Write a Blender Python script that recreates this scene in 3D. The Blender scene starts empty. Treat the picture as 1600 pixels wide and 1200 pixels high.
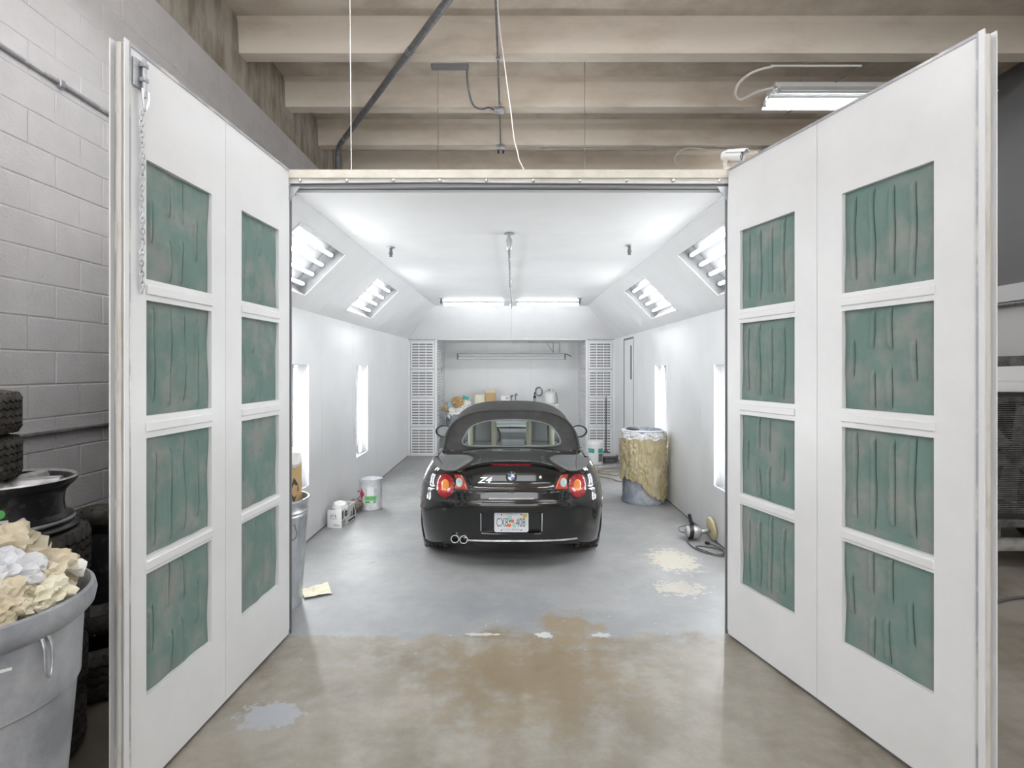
import bpy, bmesh, math, random
import numpy as np
from mathutils import Vector, Matrix, noise as mnoise

# ------------------------------------------------------------------ camera, world, exposure
SC = bpy.context.scene
COL = SC.collection
F, HC, CX, CY = 890.0, 1.80, 799.0, 575.0        # focal length in pixels, eye height, vanishing point
cam_d = bpy.data.cameras.new('camera')
cam = bpy.data.objects.new('camera', cam_d)
COL.objects.link(cam)
cam.location = (0, 0, HC)
cam.rotation_euler = (math.pi / 2, 0, 0)
cam_d.sensor_width = 36.0
cam_d.lens = F / 1600 * 36.0
cam_d.shift_x = (800 - CX) / 1600
cam_d.shift_y = -(600 - CY) / 1600
cam_d.clip_start = 0.05
SC.camera = cam

W = bpy.data.worlds.new('world')
SC.world = W
W.use_nodes = True
W.node_tree.nodes['Background'].inputs[0].default_value = (0.97, 0.985, 1.0, 1)
W.node_tree.nodes['Background'].inputs[1].default_value = 3.6

SC.view_settings.view_transform = 'Standard'
SC.view_settings.look = 'None'
SC.view_settings.exposure = 0.36
SC.view_settings.gamma = 1.0
SC.view_settings.use_curve_mapping = False
TUBE_BOOTH = 80.0        # emission of the lamps inside the booth
TUBE_FILL = 36.0         # emission of the unseen fill lamps added in the shop

random.seed(7)
PI = math.pi


# ------------------------------------------------------------------ materials
def _new(name):
    m = bpy.data.materials.new(name)
    m.use_nodes = True
    nt = m.node_tree
    return m, nt, nt.nodes, nt.links, nt.nodes['Principled BSDF']


def mat(name, col, rough=0.5, metal=0.0, col2=None, scale=6.0, detail=5.0, lo=0.4, hi=0.65, bump=0.0, bscale=80.0,
        coat=0.0, spec=None, emit=None, estr=0.0, rvar=0.0, stretch=None):
    """principled material, optionally two colours mixed by noise and a fine bump"""
    m, nt, N, L, b = _new(name)
    c = (*col, 1)
    b.inputs['Base Color'].default_value = c
    b.inputs['Roughness'].default_value = rough
    b.inputs['Metallic'].default_value = metal
    if coat:
        b.inputs['Coat Weight'].default_value = coat
        b.inputs['Coat Roughness'].default_value = 0.03
    if spec is not None:
        b.inputs['Specular IOR Level'].default_value = spec
    if emit:
        b.inputs['Emission Color'].default_value = (*emit, 1)
        b.inputs['Emission Strength'].default_value = estr
    if col2 or bump or rvar:
        g = N.new('ShaderNodeNewGeometry')
        src = g.outputs['Position']
        if stretch:
            mp = N.new('ShaderNodeMapping')
            mp.inputs['Scale'].default_value = stretch
            L.new(src, mp.inputs['Vector'])
            src = mp.outputs['Vector']
    if col2 or rvar:
        n = N.new('ShaderNodeTexNoise')
        n.inputs['Scale'].default_value = scale
        n.inputs['Detail'].default_value = detail
        n.inputs['Roughness'].default_value = 0.62
        L.new(src, n.inputs['Vector'])
        r = N.new('ShaderNodeMapRange')
        r.inputs['From Min'].default_value = lo
        r.inputs['From Max'].default_value = hi
        L.new(n.outputs['Fac'], r.inputs['Value'])
        if col2:
            mx = N.new('ShaderNodeMix')
            mx.data_type = 'RGBA'
            mx.inputs['A'].default_value = c
            mx.inputs['B'].default_value = (*col2, 1)
            L.new(r.outputs['Result'], mx.inputs['Factor'])
            L.new(mx.outputs['Result'], b.inputs['Base Color'])
        if rvar:
            rr = N.new('ShaderNodeMapRange')
            rr.inputs['To Min'].default_value = rough
            rr.inputs['To Max'].default_value = rough + rvar
            L.new(r.outputs['Result'], rr.inputs['Value'])
            L.new(rr.outputs['Result'], b.inputs['Roughness'])
    if bump:
        n2 = N.new('ShaderNodeTexNoise')
        n2.inputs['Scale'].default_value = bscale
        n2.inputs['Detail'].default_value = 3
        L.new(src, n2.inputs['Vector'])
        bp = N.new('ShaderNodeBump')
        bp.inputs['Strength'].default_value = bump
        bp.inputs['Distance'].default_value = 0.01
        L.new(n2.outputs['Fac'], bp.inputs['Height'])
        L.new(bp.outputs['Normal'], b.inputs['Normal'])
    return m


def glass(name, tint=(1, 1, 1), refl=0.08, rough=0.02, graze=0.6):
    """thin clear pane: lets light straight through, reflects a little"""
    m = bpy.data.materials.new(name)
    m.use_nodes = True
    nt = m.node_tree
    N, L = nt.nodes, nt.links
    N.clear()
    o = N.new('ShaderNodeOutputMaterial')
    t = N.new('ShaderNodeBsdfTransparent')
    t.inputs[0].default_value = (*tint, 1)
    g = N.new('ShaderNodeBsdfGlossy')
    g.inputs['Roughness'].default_value = rough
    lw = N.new('ShaderNodeLayerWeight')
    lw.inputs['Blend'].default_value = 0.5
    pw = N.new('ShaderNodeMath')
    pw.operation = 'POWER'
    pw.inputs[1].default_value = 3.5
    L.new(lw.outputs['Facing'], pw.inputs[0])
    ma = N.new('ShaderNodeMath')
    ma.operation = 'MULTIPLY_ADD'
    ma.inputs[1].default_value = graze
    ma.inputs[2].default_value = refl
    L.new(pw.outputs[0], ma.inputs[0])
    mx = N.new('ShaderNodeMixShader')
    L.new(ma.outputs[0], mx.inputs[0])
    L.new(t.outputs[0], mx.inputs[1])
    L.new(g.outputs[0], mx.inputs[2])
    L.new(mx.outputs[0], o.inputs['Surface'])
    return m


def floor_material():
    m, nt, N, L, b = _new('concrete_floor')
    geo = N.new('ShaderNodeNewGeometry')
    sep = N.new('ShaderNodeSeparateXYZ')
    L.new(geo.outputs['Position'], sep.inputs[0])

    def nz(scale, detail=6, rough=0.6):
        n = N.new('ShaderNodeTexNoise')
        n.inputs['Scale'].default_value = scale
        n.inputs['Detail'].default_value = detail
        n.inputs['Roughness'].default_value = rough
        L.new(geo.outputs['Position'], n.inputs['Vector'])
        return n.outputs['Fac']

    def rng(v, a, c, t0=0.0, t1=1.0):
        r = N.new('ShaderNodeMapRange')
        r.inputs['From Min'].default_value = a
        r.inputs['From Max'].default_value = c
        r.inputs['To Min'].default_value = t0
        r.inputs['To Max'].default_value = t1
        L.new(v, r.inputs['Value'])
        return r.outputs['Result']

    def mth(op, a, c=None):
        n = N.new('ShaderNodeMath')
        n.operation = op
        for i, v in enumerate((a, c)):
            if v is None:
                continue
            if isinstance(v, (int, float)):
                n.inputs[i].default_value = v
            else:
                L.new(v, n.inputs[i])
        return n.outputs[0]

    def mix(f, a, c):
        n = N.new('ShaderNodeMix')
        n.data_type = 'RGBA'
        if isinstance(f, float):
            n.inputs['Factor'].default_value = f
        else:
            L.new(f, n.inputs['Factor'])
        for k, v in (('A', a), ('B', c)):
            if isinstance(v, tuple):
                n.inputs[k].default_value = (*v, 1)
            else:
                L.new(v, n.inputs[k])
        return n.outputs['Result']

    def blob(x, y, rx, ry):
        dx = mth('DIVIDE', mth('SUBTRACT', sep.outputs['X'], x), rx)
        dy = mth('DIVIDE', mth('SUBTRACT', sep.outputs['Y'], y), ry)
        d = mth('SQRT', mth('ADD', mth('MULTIPLY', dx, dx), mth('MULTIPLY', dy, dy)))
        return d
    n1, n2, n3, n4 = nz(1.3, 8, 0.65), nz(5.0, 8, 0.65), nz(17.0, 6, 0.7), nz(2.2, 5)
    # bare concrete of the shop: sandy beige with grey clouds
    bare = mix(rng(n1, 0.38, 0.62), (0.185, 0.160, 0.122), (0.315, 0.290, 0.245))
    bare = mix(rng(n2, 0.45, 0.75, 0, 0.6), bare, (0.41, 0.395, 0.37))
    bare = mix(rng(n3, 0.6, 0.8, 0, 0.4), bare, (0.16, 0.145, 0.12))
    # darker, browner strip by the wheels and the bin
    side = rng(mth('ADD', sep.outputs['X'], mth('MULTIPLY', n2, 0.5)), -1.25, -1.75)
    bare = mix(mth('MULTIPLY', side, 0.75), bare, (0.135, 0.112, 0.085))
    # grey-painted floor of the booth
    paint = mix(rng(n1, 0.35, 0.7), (0.265, 0.268, 0.272), (0.36, 0.36, 0.357))
    paint = mix(rng(n2, 0.55, 0.72, 0, 0.6), paint, (0.43, 0.425, 0.415))
    paint = mix(rng(n3, 0.62, 0.75, 0, 0.35), paint, (0.20, 0.197, 0.194))
    band = mth('MULTIPLY', rng(sep.outputs['Y'], 4.9, 4.2), rng(n4, 0.3, 0.6))
    paint = mix(mth('MULTIPLY', band, 0.55), paint, (0.215, 0.232, 0.252))
    edge = mth('ADD', sep.outputs['Y'], mth('MULTIPLY', mth('SUBTRACT', n2, 0.5), 0.55))
    inside = mth('MULTIPLY', rng(edge, 3.80, 3.86), rng(mth('ABSOLUTE', sep.outputs['X']), 2.22, 2.20))
    col = mix(inside, bare, paint)
    # ochre stain reaching under the threshold
    d = mth('ADD', blob(0.12, 3.35, 0.75, 0.62), mth('MULTIPLY', mth('SUBTRACT', n2, 0.5), 2.2))
    st = rng(d, 1.0, 0.35, 0, 0.75)
    col = mix(st, col, (0.225, 0.165, 0.092))
    d = mth('ADD', blob(0.42, 3.95, 0.28, 0.30), mth('MULTIPLY', mth('SUBTRACT', n2, 0.5), 2.6))
    col = mix(rng(d, 0.9, 0.5, 0, 0.8), col, (0.265, 0.198, 0.115))
    # bare patches and chips
    for (x, y, rx, ry, c, s) in ((1.52, 5.35, 0.22, 0.32, (0.50, 0.47, 0.40), 3.4), (-1.25, 2.95, 0.17, 0.12, (0.36, 0.375, 0.405), 2.6),
                                 (1.38, 4.65, 0.2, 0.15, (0.46, 0.43, 0.38), 4.5), (0.22, 3.84, 0.05, 0.05, (0.55, 0.55, 0.55), 3.4),
                                 (-0.2, 3.85, 0.13, 0.022, (0.5, 0.5, 0.5), 2.4), (0.62, 3.84, 0.07, 0.03, (0.5, 0.5, 0.5), 4.0)):
        d = mth('ADD', blob(x, y, rx, ry), mth('MULTIPLY', mth('SUBTRACT', n3, 0.5), s))
        col = mix(rng(d, 1.0, 0.85), col, c)
    chips = mth('MULTIPLY', rng(nz(26.0, 3, 0.5), 0.715, 0.73), rng(mth('ABSOLUTE', mth('SUBTRACT', sep.outputs['Y'], 3.9)), 0.6, 0.1))
    col = mix(chips, col, (0.55, 0.55, 0.54))
    pits = rng(nz(9.0, 2, 0.4), 0.245, 0.225)
    col = mix(mth('MULTIPLY', pits, 0.8), col, (0.24, 0.22, 0.20))
    L.new(col, b.inputs['Base Color'])
    L.new(rng(n2, 0.3, 0.7, 0.33, 0.58), b.inputs['Roughness'])
    bp = N.new('ShaderNodeBump')
    bp.inputs['Strength'].default_value = 0.12
    bp.inputs['Distance'].default_value = 0.01
    L.new(n3, bp.inputs['Height'])
    L.new(bp.outputs['Normal'], b.inputs['Normal'])
    return m


M = {}
M['floor'] = floor_material()
M['booth'] = mat('white_booth_paint', (0.86, 0.86, 0.865), 0.5, col2=(0.82, 0.82, 0.83), scale=1.6, bump=0.03, bscale=30)
M['door'] = mat('white_door_paint', (0.78, 0.78, 0.785), 0.33, col2=(0.735, 0.735, 0.735), scale=1.9, bump=0.02, bscale=25)
M['joint'] = mat('dark_joint', (0.19, 0.19, 0.20), 0.7)
M['cream'] = mat('cream_paint', (0.60, 0.565, 0.49), 0.42, col2=(0.50, 0.465, 0.395), scale=7)
M['galv'] = mat('galvanised_steel', (0.50, 0.51, 0.53), 0.36, 0.85, col2=(0.36, 0.37, 0.39), scale=14, rvar=0.15)
M['bin_steel'] = mat('bin_steel', (0.62, 0.64, 0.67), 0.3, 0.8, col2=(0.50, 0.52, 0.55), scale=9, rvar=0.15)
M['steel'] = mat('steel', (0.55, 0.55, 0.56), 0.3, 1.0)
M['chrome'] = mat('chrome', (0.85, 0.85, 0.86), 0.08, 1.0)
M['conduit'] = mat('dark_conduit', (0.17, 0.17, 0.18), 0.45, 0.4, col2=(0.25, 0.25, 0.25), scale=20)
M['conduit_tan'] = mat('painted_conduit', (0.42, 0.38, 0.33), 0.6)
M['rail_dark'] = mat('dark_rail', (0.20, 0.20, 0.21), 0.5, 0.4)
M['edge_grey'] = mat('edge_grey', (0.40, 0.40, 0.42), 0.45, 0.3, col2=(0.62, 0.61, 0.60), scale=5, lo=0.5, hi=0.6)
M['seal'] = mat('dirty_seal', (0.60, 0.585, 0.54), 0.6, col2=(0.50, 0.47, 0.41), scale=5, lo=0.5, hi=0.7)
M['filter'] = mat('green_filter_fibre', (0.172, 0.250, 0.230), 0.95, col2=(0.262, 0.286, 0.270), scale=4.5, lo=0.44, hi=0.64, bump=0.2, bscale=260, spec=0.1)
M['filter_dark'] = mat('dark_filter_media', (0.12, 0.12, 0.13), 0.95)
M['joist'] = mat('tan_concrete', (0.76, 0.68, 0.58), 0.8, col2=(0.58, 0.495, 0.395), scale=2.6, lo=0.48, hi=0.75, bump=0.2, bscale=40, stretch=(0.35, 1, 1))
M['slab'] = mat('slab_concrete', (0.66, 0.59, 0.50), 0.85, col2=(0.50, 0.43, 0.345), scale=1.8, bump=0.2, bscale=30)
M['tie'] = mat('grimy_beam', (0.46, 0.425, 0.36), 0.85, col2=(0.21, 0.175, 0.125), scale=3.2, lo=0.4, hi=0.66, bump=0.3, bscale=30, stretch=(1, 1.4, 0.45))
M['block'] = mat('block_paint', (0.60, 0.585, 0.585), 0.55, col2=(0.55, 0.535, 0.53), scale=3, bump=0.35, bscale=55)
M['mortar'] = mat('painted_mortar', (0.63, 0.615, 0.61), 0.6, bump=0.3, bscale=60)
M['wall_dark'] = mat('dark_grey_wall', (0.17, 0.17, 0.175), 0.7, bump=0.1, bscale=30)
M['wall_white'] = mat('white_wall', (0.72, 0.72, 0.72), 0.5)
M['lamp_white'] = mat('lamp_enamel', (0.80, 0.80, 0.80), 0.3)
M['reflector'] = mat('grey_reflector', (0.11, 0.113, 0.118), 0.4, col2=(0.14, 0.14, 0.145), scale=5)
M['tube'] = mat('lit_tube', (1, 1, 1), 0.4, emit=(0.965, 0.985, 1.0), estr=TUBE_BOOTH)
M['tube_fill'] = mat('lit_fill_tube', (1, 1, 1), 0.4, emit=(0.94, 0.96, 1.0), estr=TUBE_FILL)  # only for the lamps added out of view
M['tube_off'] = mat('unlit_tube', (0.80, 0.82, 0.82), 0.2)
M['pane'] = glass('clear_pane', (0.97, 0.975, 0.97), 0.015, 0.02, 0.2)
M['car_glass'] = glass('car_glass', (0.86, 0.91, 0.89), 0.07)
M['black'] = mat('black_plastic', (0.015, 0.015, 0.016), 0.45)
M['rubber'] = mat('rubber', (0.040, 0.038, 0.035), 0.7, col2=(0.095, 0.084, 0.070), scale=22, bump=0.2, bscale=120)
M['paint'] = mat('black_car_paint', (0.004, 0.004, 0.004), 0.15, coat=1.0, spec=0.35)
M['tube_slope'] = mat('lit_slope_tube', (1, 1, 1), 0.4, emit=(0.965, 0.985, 1.0), estr=TUBE_BOOTH * 0.23)
M['tube_strip'] = mat('lit_strip_tube', (1, 1, 1), 0.4, emit=(0.965, 0.985, 1.0), estr=TUBE_BOOTH * 0.30)
M['fabric'] = mat('soft_top_fabric', (0.038, 0.037, 0.036), 0.85, col2=(0.052, 0.050, 0.048), scale=9, bump=0.25, bscale=900)
M['red_lens'] = mat('red_lens', (0.26, 0.002, 0.005), 0.08, coat=1.0, col2=(0.44, 0.010, 0.012), scale=35)
M['amber_lens'] = mat('amber_lens', (0.70, 0.20, 0.006), 0.08, coat=1.0)
M['orange_lens'] = mat('orange_lens', (0.55, 0.055, 0.018), 0.08, coat=1.0)
M['clear_lens'] = mat('clear_lens', (0.45, 0.60, 0.58), 0.06, coat=1.0)
M['white'] = mat('white_plastic', (0.80, 0.80, 0.79), 0.4)
M['plate_white'] = mat('plate_white', (0.78, 0.79, 0.82), 0.35)
M['plate_ink'] = mat('plate_ink', (0.10, 0.14, 0.17), 0.5)
M['plate_green'] = mat('plate_green', (0.42, 0.70, 0.64), 0.5)
M['green_ink'] = mat('green_ink', (0.03, 0.26, 0.12), 0.5)
M['pink_ink'] = mat('pink_ink', (0.60, 0.10, 0.28), 0.5)
M['orange_fruit'] = mat('orange_fruit', (0.82, 0.17, 0.09), 0.5)
M['yellow'] = mat('yellow_sticker', (0.78, 0.67, 0.20), 0.5)
M['blue'] = mat('badge_blue', (0.06, 0.14, 0.42), 0.2)
M['seat_grey'] = mat('seat_grey', (0.20, 0.21, 0.225), 0.6)
M['seat_cream'] = mat('cabin_cream', (0.62, 0.58, 0.44), 0.6)
M['mirror'] = mat('mirror_glass', (0.75, 0.78, 0.78), 0.03, 1.0)
M['grey_plastic'] = mat('bin_grey', (0.225, 0.235, 0.255), 0.5, col2=(0.44, 0.45, 0.47), scale=3.2, lo=0.40, hi=0.72, bump=0.1, bscale=50)
M['blue_drum'] = mat('drum_grey_blue', (0.22, 0.25, 0.31), 0.5, col2=(0.42, 0.43, 0.44), scale=8)
M['kraft'] = mat('masking_paper', (0.44, 0.37, 0.215), 0.75, col2=(0.56, 0.49, 0.33), scale=5, bump=0.3, bscale=20)
M['paper_tan'] = mat('tan_paper', (0.54, 0.465, 0.32), 0.8, col2=(0.68, 0.62, 0.49), scale=9)
M['paper_white'] = mat('white_paper', (0.82, 0.81, 0.79), 0.8)
M['paper_cream'] = mat('cream_paper', (0.76, 0.72, 0.56), 0.7)
M['film'] = mat('plastic_film', (0.62, 0.63, 0.66), 0.25, col2=(0.78, 0.78, 0.80), scale=12)
M['card'] = mat('cardboard', (0.52, 0.35, 0.16), 0.75)
M['print'] = mat('print_black', (0.045, 0.045, 0.05), 0.6)
M['print_grey'] = mat('print_grey', (0.34, 0.35, 0.36), 0.6)
M['print_red'] = mat('print_red', (0.55, 0.035, 0.07), 0.5)
M['print_green'] = mat('print_green', (0.13, 0.50, 0.14), 0.5)
M['teal'] = mat('teal_label', (0.05, 0.36, 0.31), 0.5)
M['light_blue'] = mat('light_blue', (0.42, 0.62, 0.75), 0.5)
M['rag'] = mat('dark_rag', (0.20, 0.14, 0.11), 0.95, col2=(0.34, 0.27, 0.22), scale=20)
M['wool'] = mat('cream_wool', (0.74, 0.64, 0.40), 0.95, bump=0.5, bscale=200)
M['hose'] = mat('tan_hose', (0.38, 0.33, 0.25), 0.55)
M['cord'] = mat('grey_cord', (0.13, 0.13, 0.13), 0.5)
M['string'] = mat('white_cord', (0.75, 0.71, 0.66), 0.6)
M['rim_black'] = mat('dusty_black_rim', (0.02, 0.02, 0.022), 0.28, col2=(0.10, 0.10, 0.10), scale=26, lo=0.55, hi=0.8, coat=0.4)
M['rim_dust'] = mat('worn_silver', (0.46, 0.45, 0.45), 0.4, 0.6, col2=(0.68, 0.67, 0.67), scale=14)
M['radiator'] = mat('radiator_fin', (0.03, 0.028, 0.026), 0.6)
M['shroud'] = mat('dusty_shroud', (0.34, 0.325, 0.31), 0.7, col2=(0.18, 0.17, 0.16), scale=8)
M['dirty_black'] = mat('dirty_black', (0.06, 0.06, 0.06), 0.6, col2=(0.17, 0.16, 0.155), scale=12)


# ------------------------------------------------------------------ mesh helpers
class MB:
    def __init__(self):
        self.v, self.f = [], []

    def add(self, vs, fs):
        o = len(self.v)
        self.v += [tuple(p) for p in vs]
        self.f += [tuple(i + o for i in f) for f in fs]
        return self

    def box(self, x0, x1, y0, y1, z0, z1, mtx=None):
        vs = [(x, y, z) for z in (z0, z1) for y in (y0, y1) for x in (x0, x1)]
        if mtx is not None:
            vs = [mtx @ Vector(p) for p in vs]
        return self.add(vs, [(0, 2, 3, 1), (4, 5, 7, 6), (0, 1, 5, 4), (2, 6, 7, 3), (0, 4, 6, 2), (1, 3, 7, 5)])

    def rbox(self, x0, x1, y0, y1, z0, z1, r=0.01, seg=2, mtx=None):
        bm = bmesh.new()
        bmesh.ops.create_cube(bm, size=1.0)
        for p in bm.verts:
            p.co = Vector(((x0 + x1) / 2 + p.co.x * (x1 - x0), (y0 + y1) / 2 + p.co.y * (y1 - y0), (z0 + z1) / 2 + p.co.z * (z1 - z0)))
        bmesh.ops.bevel(bm, geom=bm.edges[:], offset=r, segments=seg, profile=0.5, affect='EDGES')
        bm.verts.index_update()
        vs = [(mtx @ p.co if mtx is not None else p.co) for p in bm.verts]
        self.add(vs, [[q.index for q in f.verts] for f in bm.faces])
        bm.free()
        return self

    def tube(self, pts, r, n=10, closed=False, caps=True):
        pts = [Vector(p) for p in pts]
        k = len(pts)
        rs = r if isinstance(r, (list, tuple)) else [r] * k
        prev = None
        vs, fs = [], []
        for i, p in enumerate(pts):
            a = pts[(i - 1) % k] if (closed or i > 0) else p
            c = pts[(i + 1) % k] if (closed or i < k - 1) else p
            t = (c - a).normalized()
            if prev is None:
                u = t.orthogonal().normalized()
            else:
                u = (prev - t * prev.dot(t))
                u = u.normalized() if u.length > 1e-6 else t.orthogonal().normalized()
            prev = u
            w = t.cross(u)
            for j in range(n):
                an = 2 * PI * j / n
                vs.append(p + (u * math.cos(an) + w * math.sin(an)) * rs[i])
        for i in range(k if closed else k - 1):
            i2 = (i + 1) % k
            for j in range(n):
                j2 = (j + 1) % n
                fs.append((i * n + j, i * n + j2, i2 * n + j2, i2 * n + j))
        if caps and not closed:
            fs.append(tuple(reversed(range(n))))
            fs.append(tuple((k - 1) * n + j for j in range(n)))
        return self.add(vs, fs)

    def lathe(self, prof, n=32, mtx=None, wob=None, a0=0.0, a1=2 * PI, cap=False):
        full = abs(a1 - a0 - 2 * PI) < 1e-6
        m = n if full else n + 1
        vs, fs = [], []
        for j in range(m):
            an = a0 + (a1 - a0) * j / n
            for i, (r, z) in enumerate(prof):
                if wob:
                    r, z = wob(an, i, r, z)
                p = Vector((r * math.cos(an), r * math.sin(an), z))
                vs.append(mtx @ p if mtx is not None else p)
        k = len(prof)
        for j in range(n):
            j2 = (j + 1) % m
            for i in range(k - 1):
                fs.append((j * k + i, j2 * k + i, j2 * k + i + 1, j * k + i + 1))
        if cap:
            fs.append(tuple(j * k + k - 1 for j in range(m)))
            fs.append(tuple(j * k for j in reversed(range(m))))
        return self.add(vs, fs)

    def cyl(self, p0, p1, r, n=16):
        return self.tube([p0, p1], r, n)

    def grid(self, rows, flip=False):
        k = len(rows[0])
        vs = [p for r in rows for p in r]
        fs = []
        for i in range(len(rows) - 1):
            for j in range(k - 1):
                q = (i * k + j, i * k + j + 1, (i + 1) * k + j + 1, (i + 1) * k + j)
                fs.append(tuple(reversed(q)) if flip else q)
        return self.add(vs, fs)

    def prism(self, outline, mtx, d0, d1):
        """outline (u, v) extruded along local z from d0 to d1, then moved by mtx"""
        n = len(outline)
        vs = [mtx @ Vector((u, v, d0)) for u, v in outline] + [mtx @ Vector((u, v, d1)) for u, v in outline]
        fs = [tuple(reversed(range(n))), tuple(range(n, 2 * n))]
        fs += [(i, (i + 1) % n, n + (i + 1) % n, n + i) for i in range(n)]
        return self.add(vs, fs)

    def plate(self, us, vs_, holes, d0, d1, mtx=None):
        """slab over the grid lines us x vs_ with rectangular holes, one closed mesh, thickness d0..d1 along local z"""
        us = sorted(set([round(u, 5) for u in us] + [round(h[i], 5) for h in holes for i in (0, 1)]))
        vv = sorted(set([round(v, 5) for v in vs_] + [round(h[i], 5) for h in holes for i in (2, 3)]))
        nu, nv = len(us), len(vv)
        solid = np.ones((nu - 1, nv - 1), bool)
        for (a, b, c, d) in holes:
            i0, i1 = us.index(round(a, 5)), us.index(round(b, 5))
            j0, j1 = vv.index(round(c, 5)), vv.index(round(d, 5))
            solid[i0:i1, j0:j1] = False
        used, vs, fs = {}, [], []

        def vid(i, j, s):
            if (i, j, s) not in used:
                used[(i, j, s)] = len(vs)
                p = Vector((us[i], vv[j], d1 if s else d0))
                vs.append(mtx @ p if mtx is not None else p)
            return used[(i, j, s)]
        for i in range(nu - 1):
            for j in range(nv - 1):
                if not solid[i, j]:
                    continue
                fs.append((vid(i, j, 1), vid(i + 1, j, 1), vid(i + 1, j + 1, 1), vid(i, j + 1, 1)))
                fs.append((vid(i, j, 0), vid(i, j + 1, 0), vid(i + 1, j + 1, 0), vid(i + 1, j, 0)))
                for (di, dj, e) in ((-1, 0, ((i, j + 1), (i, j))), (1, 0, ((i + 1, j), (i + 1, j + 1))), (0, -1, ((i, j), (i + 1, j))), (0, 1, ((i + 1, j + 1), (i, j + 1)))):
                    a, b = i + di, j + dj
                    if a < 0 or b < 0 or a >= nu - 1 or b >= nv - 1 or not solid[a, b]:
                        (p, q), (r, s) = e
                        fs.append((vid(p, q, 0), vid(r, s, 0), vid(r, s, 1), vid(p, q, 1)))
        return self.add(vs, fs)

    def mesh(self, name, m, smooth=None):
        me = bpy.data.meshes.new(name)
        me.from_pydata(self.v, [], self.f)
        me.materials.append(m)
        if smooth is not None:
            me.polygons.foreach_set('use_smooth', [True] * len(me.polygons))
            me.update()
            me.set_sharp_from_angle(angle=math.radians(smooth))
        me.update()
        return me

    def build(self, name, m, parent=None, smooth=35):
        return link(name, self.mesh(name, m, smooth), parent)


def link(name, data, parent=None):
    o = bpy.data.objects.new(name, data)
    COL.objects.link(o)
    if parent is not None:
        o.parent = parent
    return o


def tag(o, label, cat, group=None, kind=None):
    o['label'] = label
    o['category'] = cat
    if group:
        o['group'] = group
    if kind:
        o['kind'] = kind
    return o


def thing(name, label, cat, loc=(0, 0, 0), rz=0.0, group=None, kind=None):
    o = bpy.data.objects.new(name, None)
    COL.objects.link(o)
    o.location = loc
    o.rotation_euler = (0, 0, rz)
    return tag(o, label, cat, group, kind)


def copy_tree(o, parent=None):
    c = o.copy()
    COL.objects.link(c)
    if parent is not None:
        c.parent = parent
    for ch in list(o.children):
        copy_tree(ch, c)
    return c


def frame(o, u, v):
    """matrix with local x=u, y=v, z=u x v at o"""
    u, v = Vector(u).normalized(), Vector(v).normalized()
    w = u.cross(v)
    return Matrix(((u.x, v.x, w.x, o[0]), (u.y, v.y, w.y, o[1]), (u.z, v.z, w.z, o[2]), (0, 0, 0, 1)))


def smooth_path(pts, k=8):
    P = [Vector(p) for p in pts]
    out = []
    for i in range(len(P) - 1):
        a, b, c, d = P[max(i - 1, 0)], P[i], P[i + 1], P[min(i + 2, len(P) - 1)]
        for j in range(k):
            t = j / k
            out.append(0.5 * ((2 * b) + (c - a) * t + (2 * a - 5 * b + 4 * c - d) * t * t + (3 * b - a - 3 * c + d) * t ** 3))
    out.append(P[-1])
    return out


def text(s, size, m, name, parent, mtx, depth=0.0008, shear=0.0, sx=1.0, align='CENTER'):
    cu = bpy.data.curves.new(name, 'FONT')
    cu.body = s
    cu.size = size
    cu.extrude = depth
    cu.shear = shear
    cu.align_x = align
    cu.align_y = 'CENTER'
    cu.resolution_u = 3
    t = bpy.data.objects.new(name, cu)
    COL.objects.link(t)
    bpy.context.view_layer.update()
    me = bpy.data.meshes.new_from_object(t.evaluated_get(bpy.context.evaluated_depsgraph_get()))
    bpy.data.objects.remove(t)
    me.transform(Matrix.Diagonal((sx, 1, 1, 1)))
    me.transform(mtx)
    me.materials.clear()
    me.materials.append(m)
    return link(name, me, parent)


def interp(tab, x):
    return float(np.interp(x, [a for a, _ in tab], [b for _, b in tab]))


def pchip(tab):
    xs = np.array([a for a, _ in tab], float)
    ys = np.array([b for _, b in tab], float)
    h = np.diff(xs)
    d = np.diff(ys) / h
    s = np.zeros(len(xs))
    for i in range(1, len(xs) - 1):
        if d[i - 1] * d[i] > 0:
            s[i] = 2 * d[i - 1] * d[i] / (d[i - 1] + d[i])
    s[0], s[-1] = d[0], d[-1]

    def f(x):
        x = min(max(x, xs[0]), xs[-1])
        i = min(max(int(np.searchsorted(xs, x)) - 1, 0), len(h) - 1)
        t = (x - xs[i]) / h[i]
        return float(ys[i] * (1 + 2 * t) * (1 - t) ** 2 + h[i] * s[i] * t * (1 - t) ** 2 + ys[i + 1] * t * t * (3 - 2 * t) + h[i] * s[i + 1] * t * t * (t - 1))
    return f


def sstep(x, a, b):
    t = min(max((x - a) / (b - a), 0.0), 1.0)
    return t * t * (3 - 2 * t)


# ================================================================== THE SETTING: shop building
XL, XR, YB, YF = -2.80, 6.0, 14.0, -6.0
ZJ, ZS = 5.05, 5.40

fl = MB().box(XL - 0.3, XR + 0.3, YF - 3, YB + 0.3, -0.2, 0).build('floor', M['floor'], None, None)
tag(fl, 'bare beige concrete floor turning grey-painted inside the spray booth', 'floor', kind='structure')

# left wall: painted concrete blocks, each its own piece
wl = MB().box(XL - 0.25, XL - 0.0042, YF, YB, 0, 4.69).build('wall_left', M['mortar'], None, None)
tag(wl, 'grey painted concrete block wall of the shop', 'wall', kind='structure')


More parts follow.
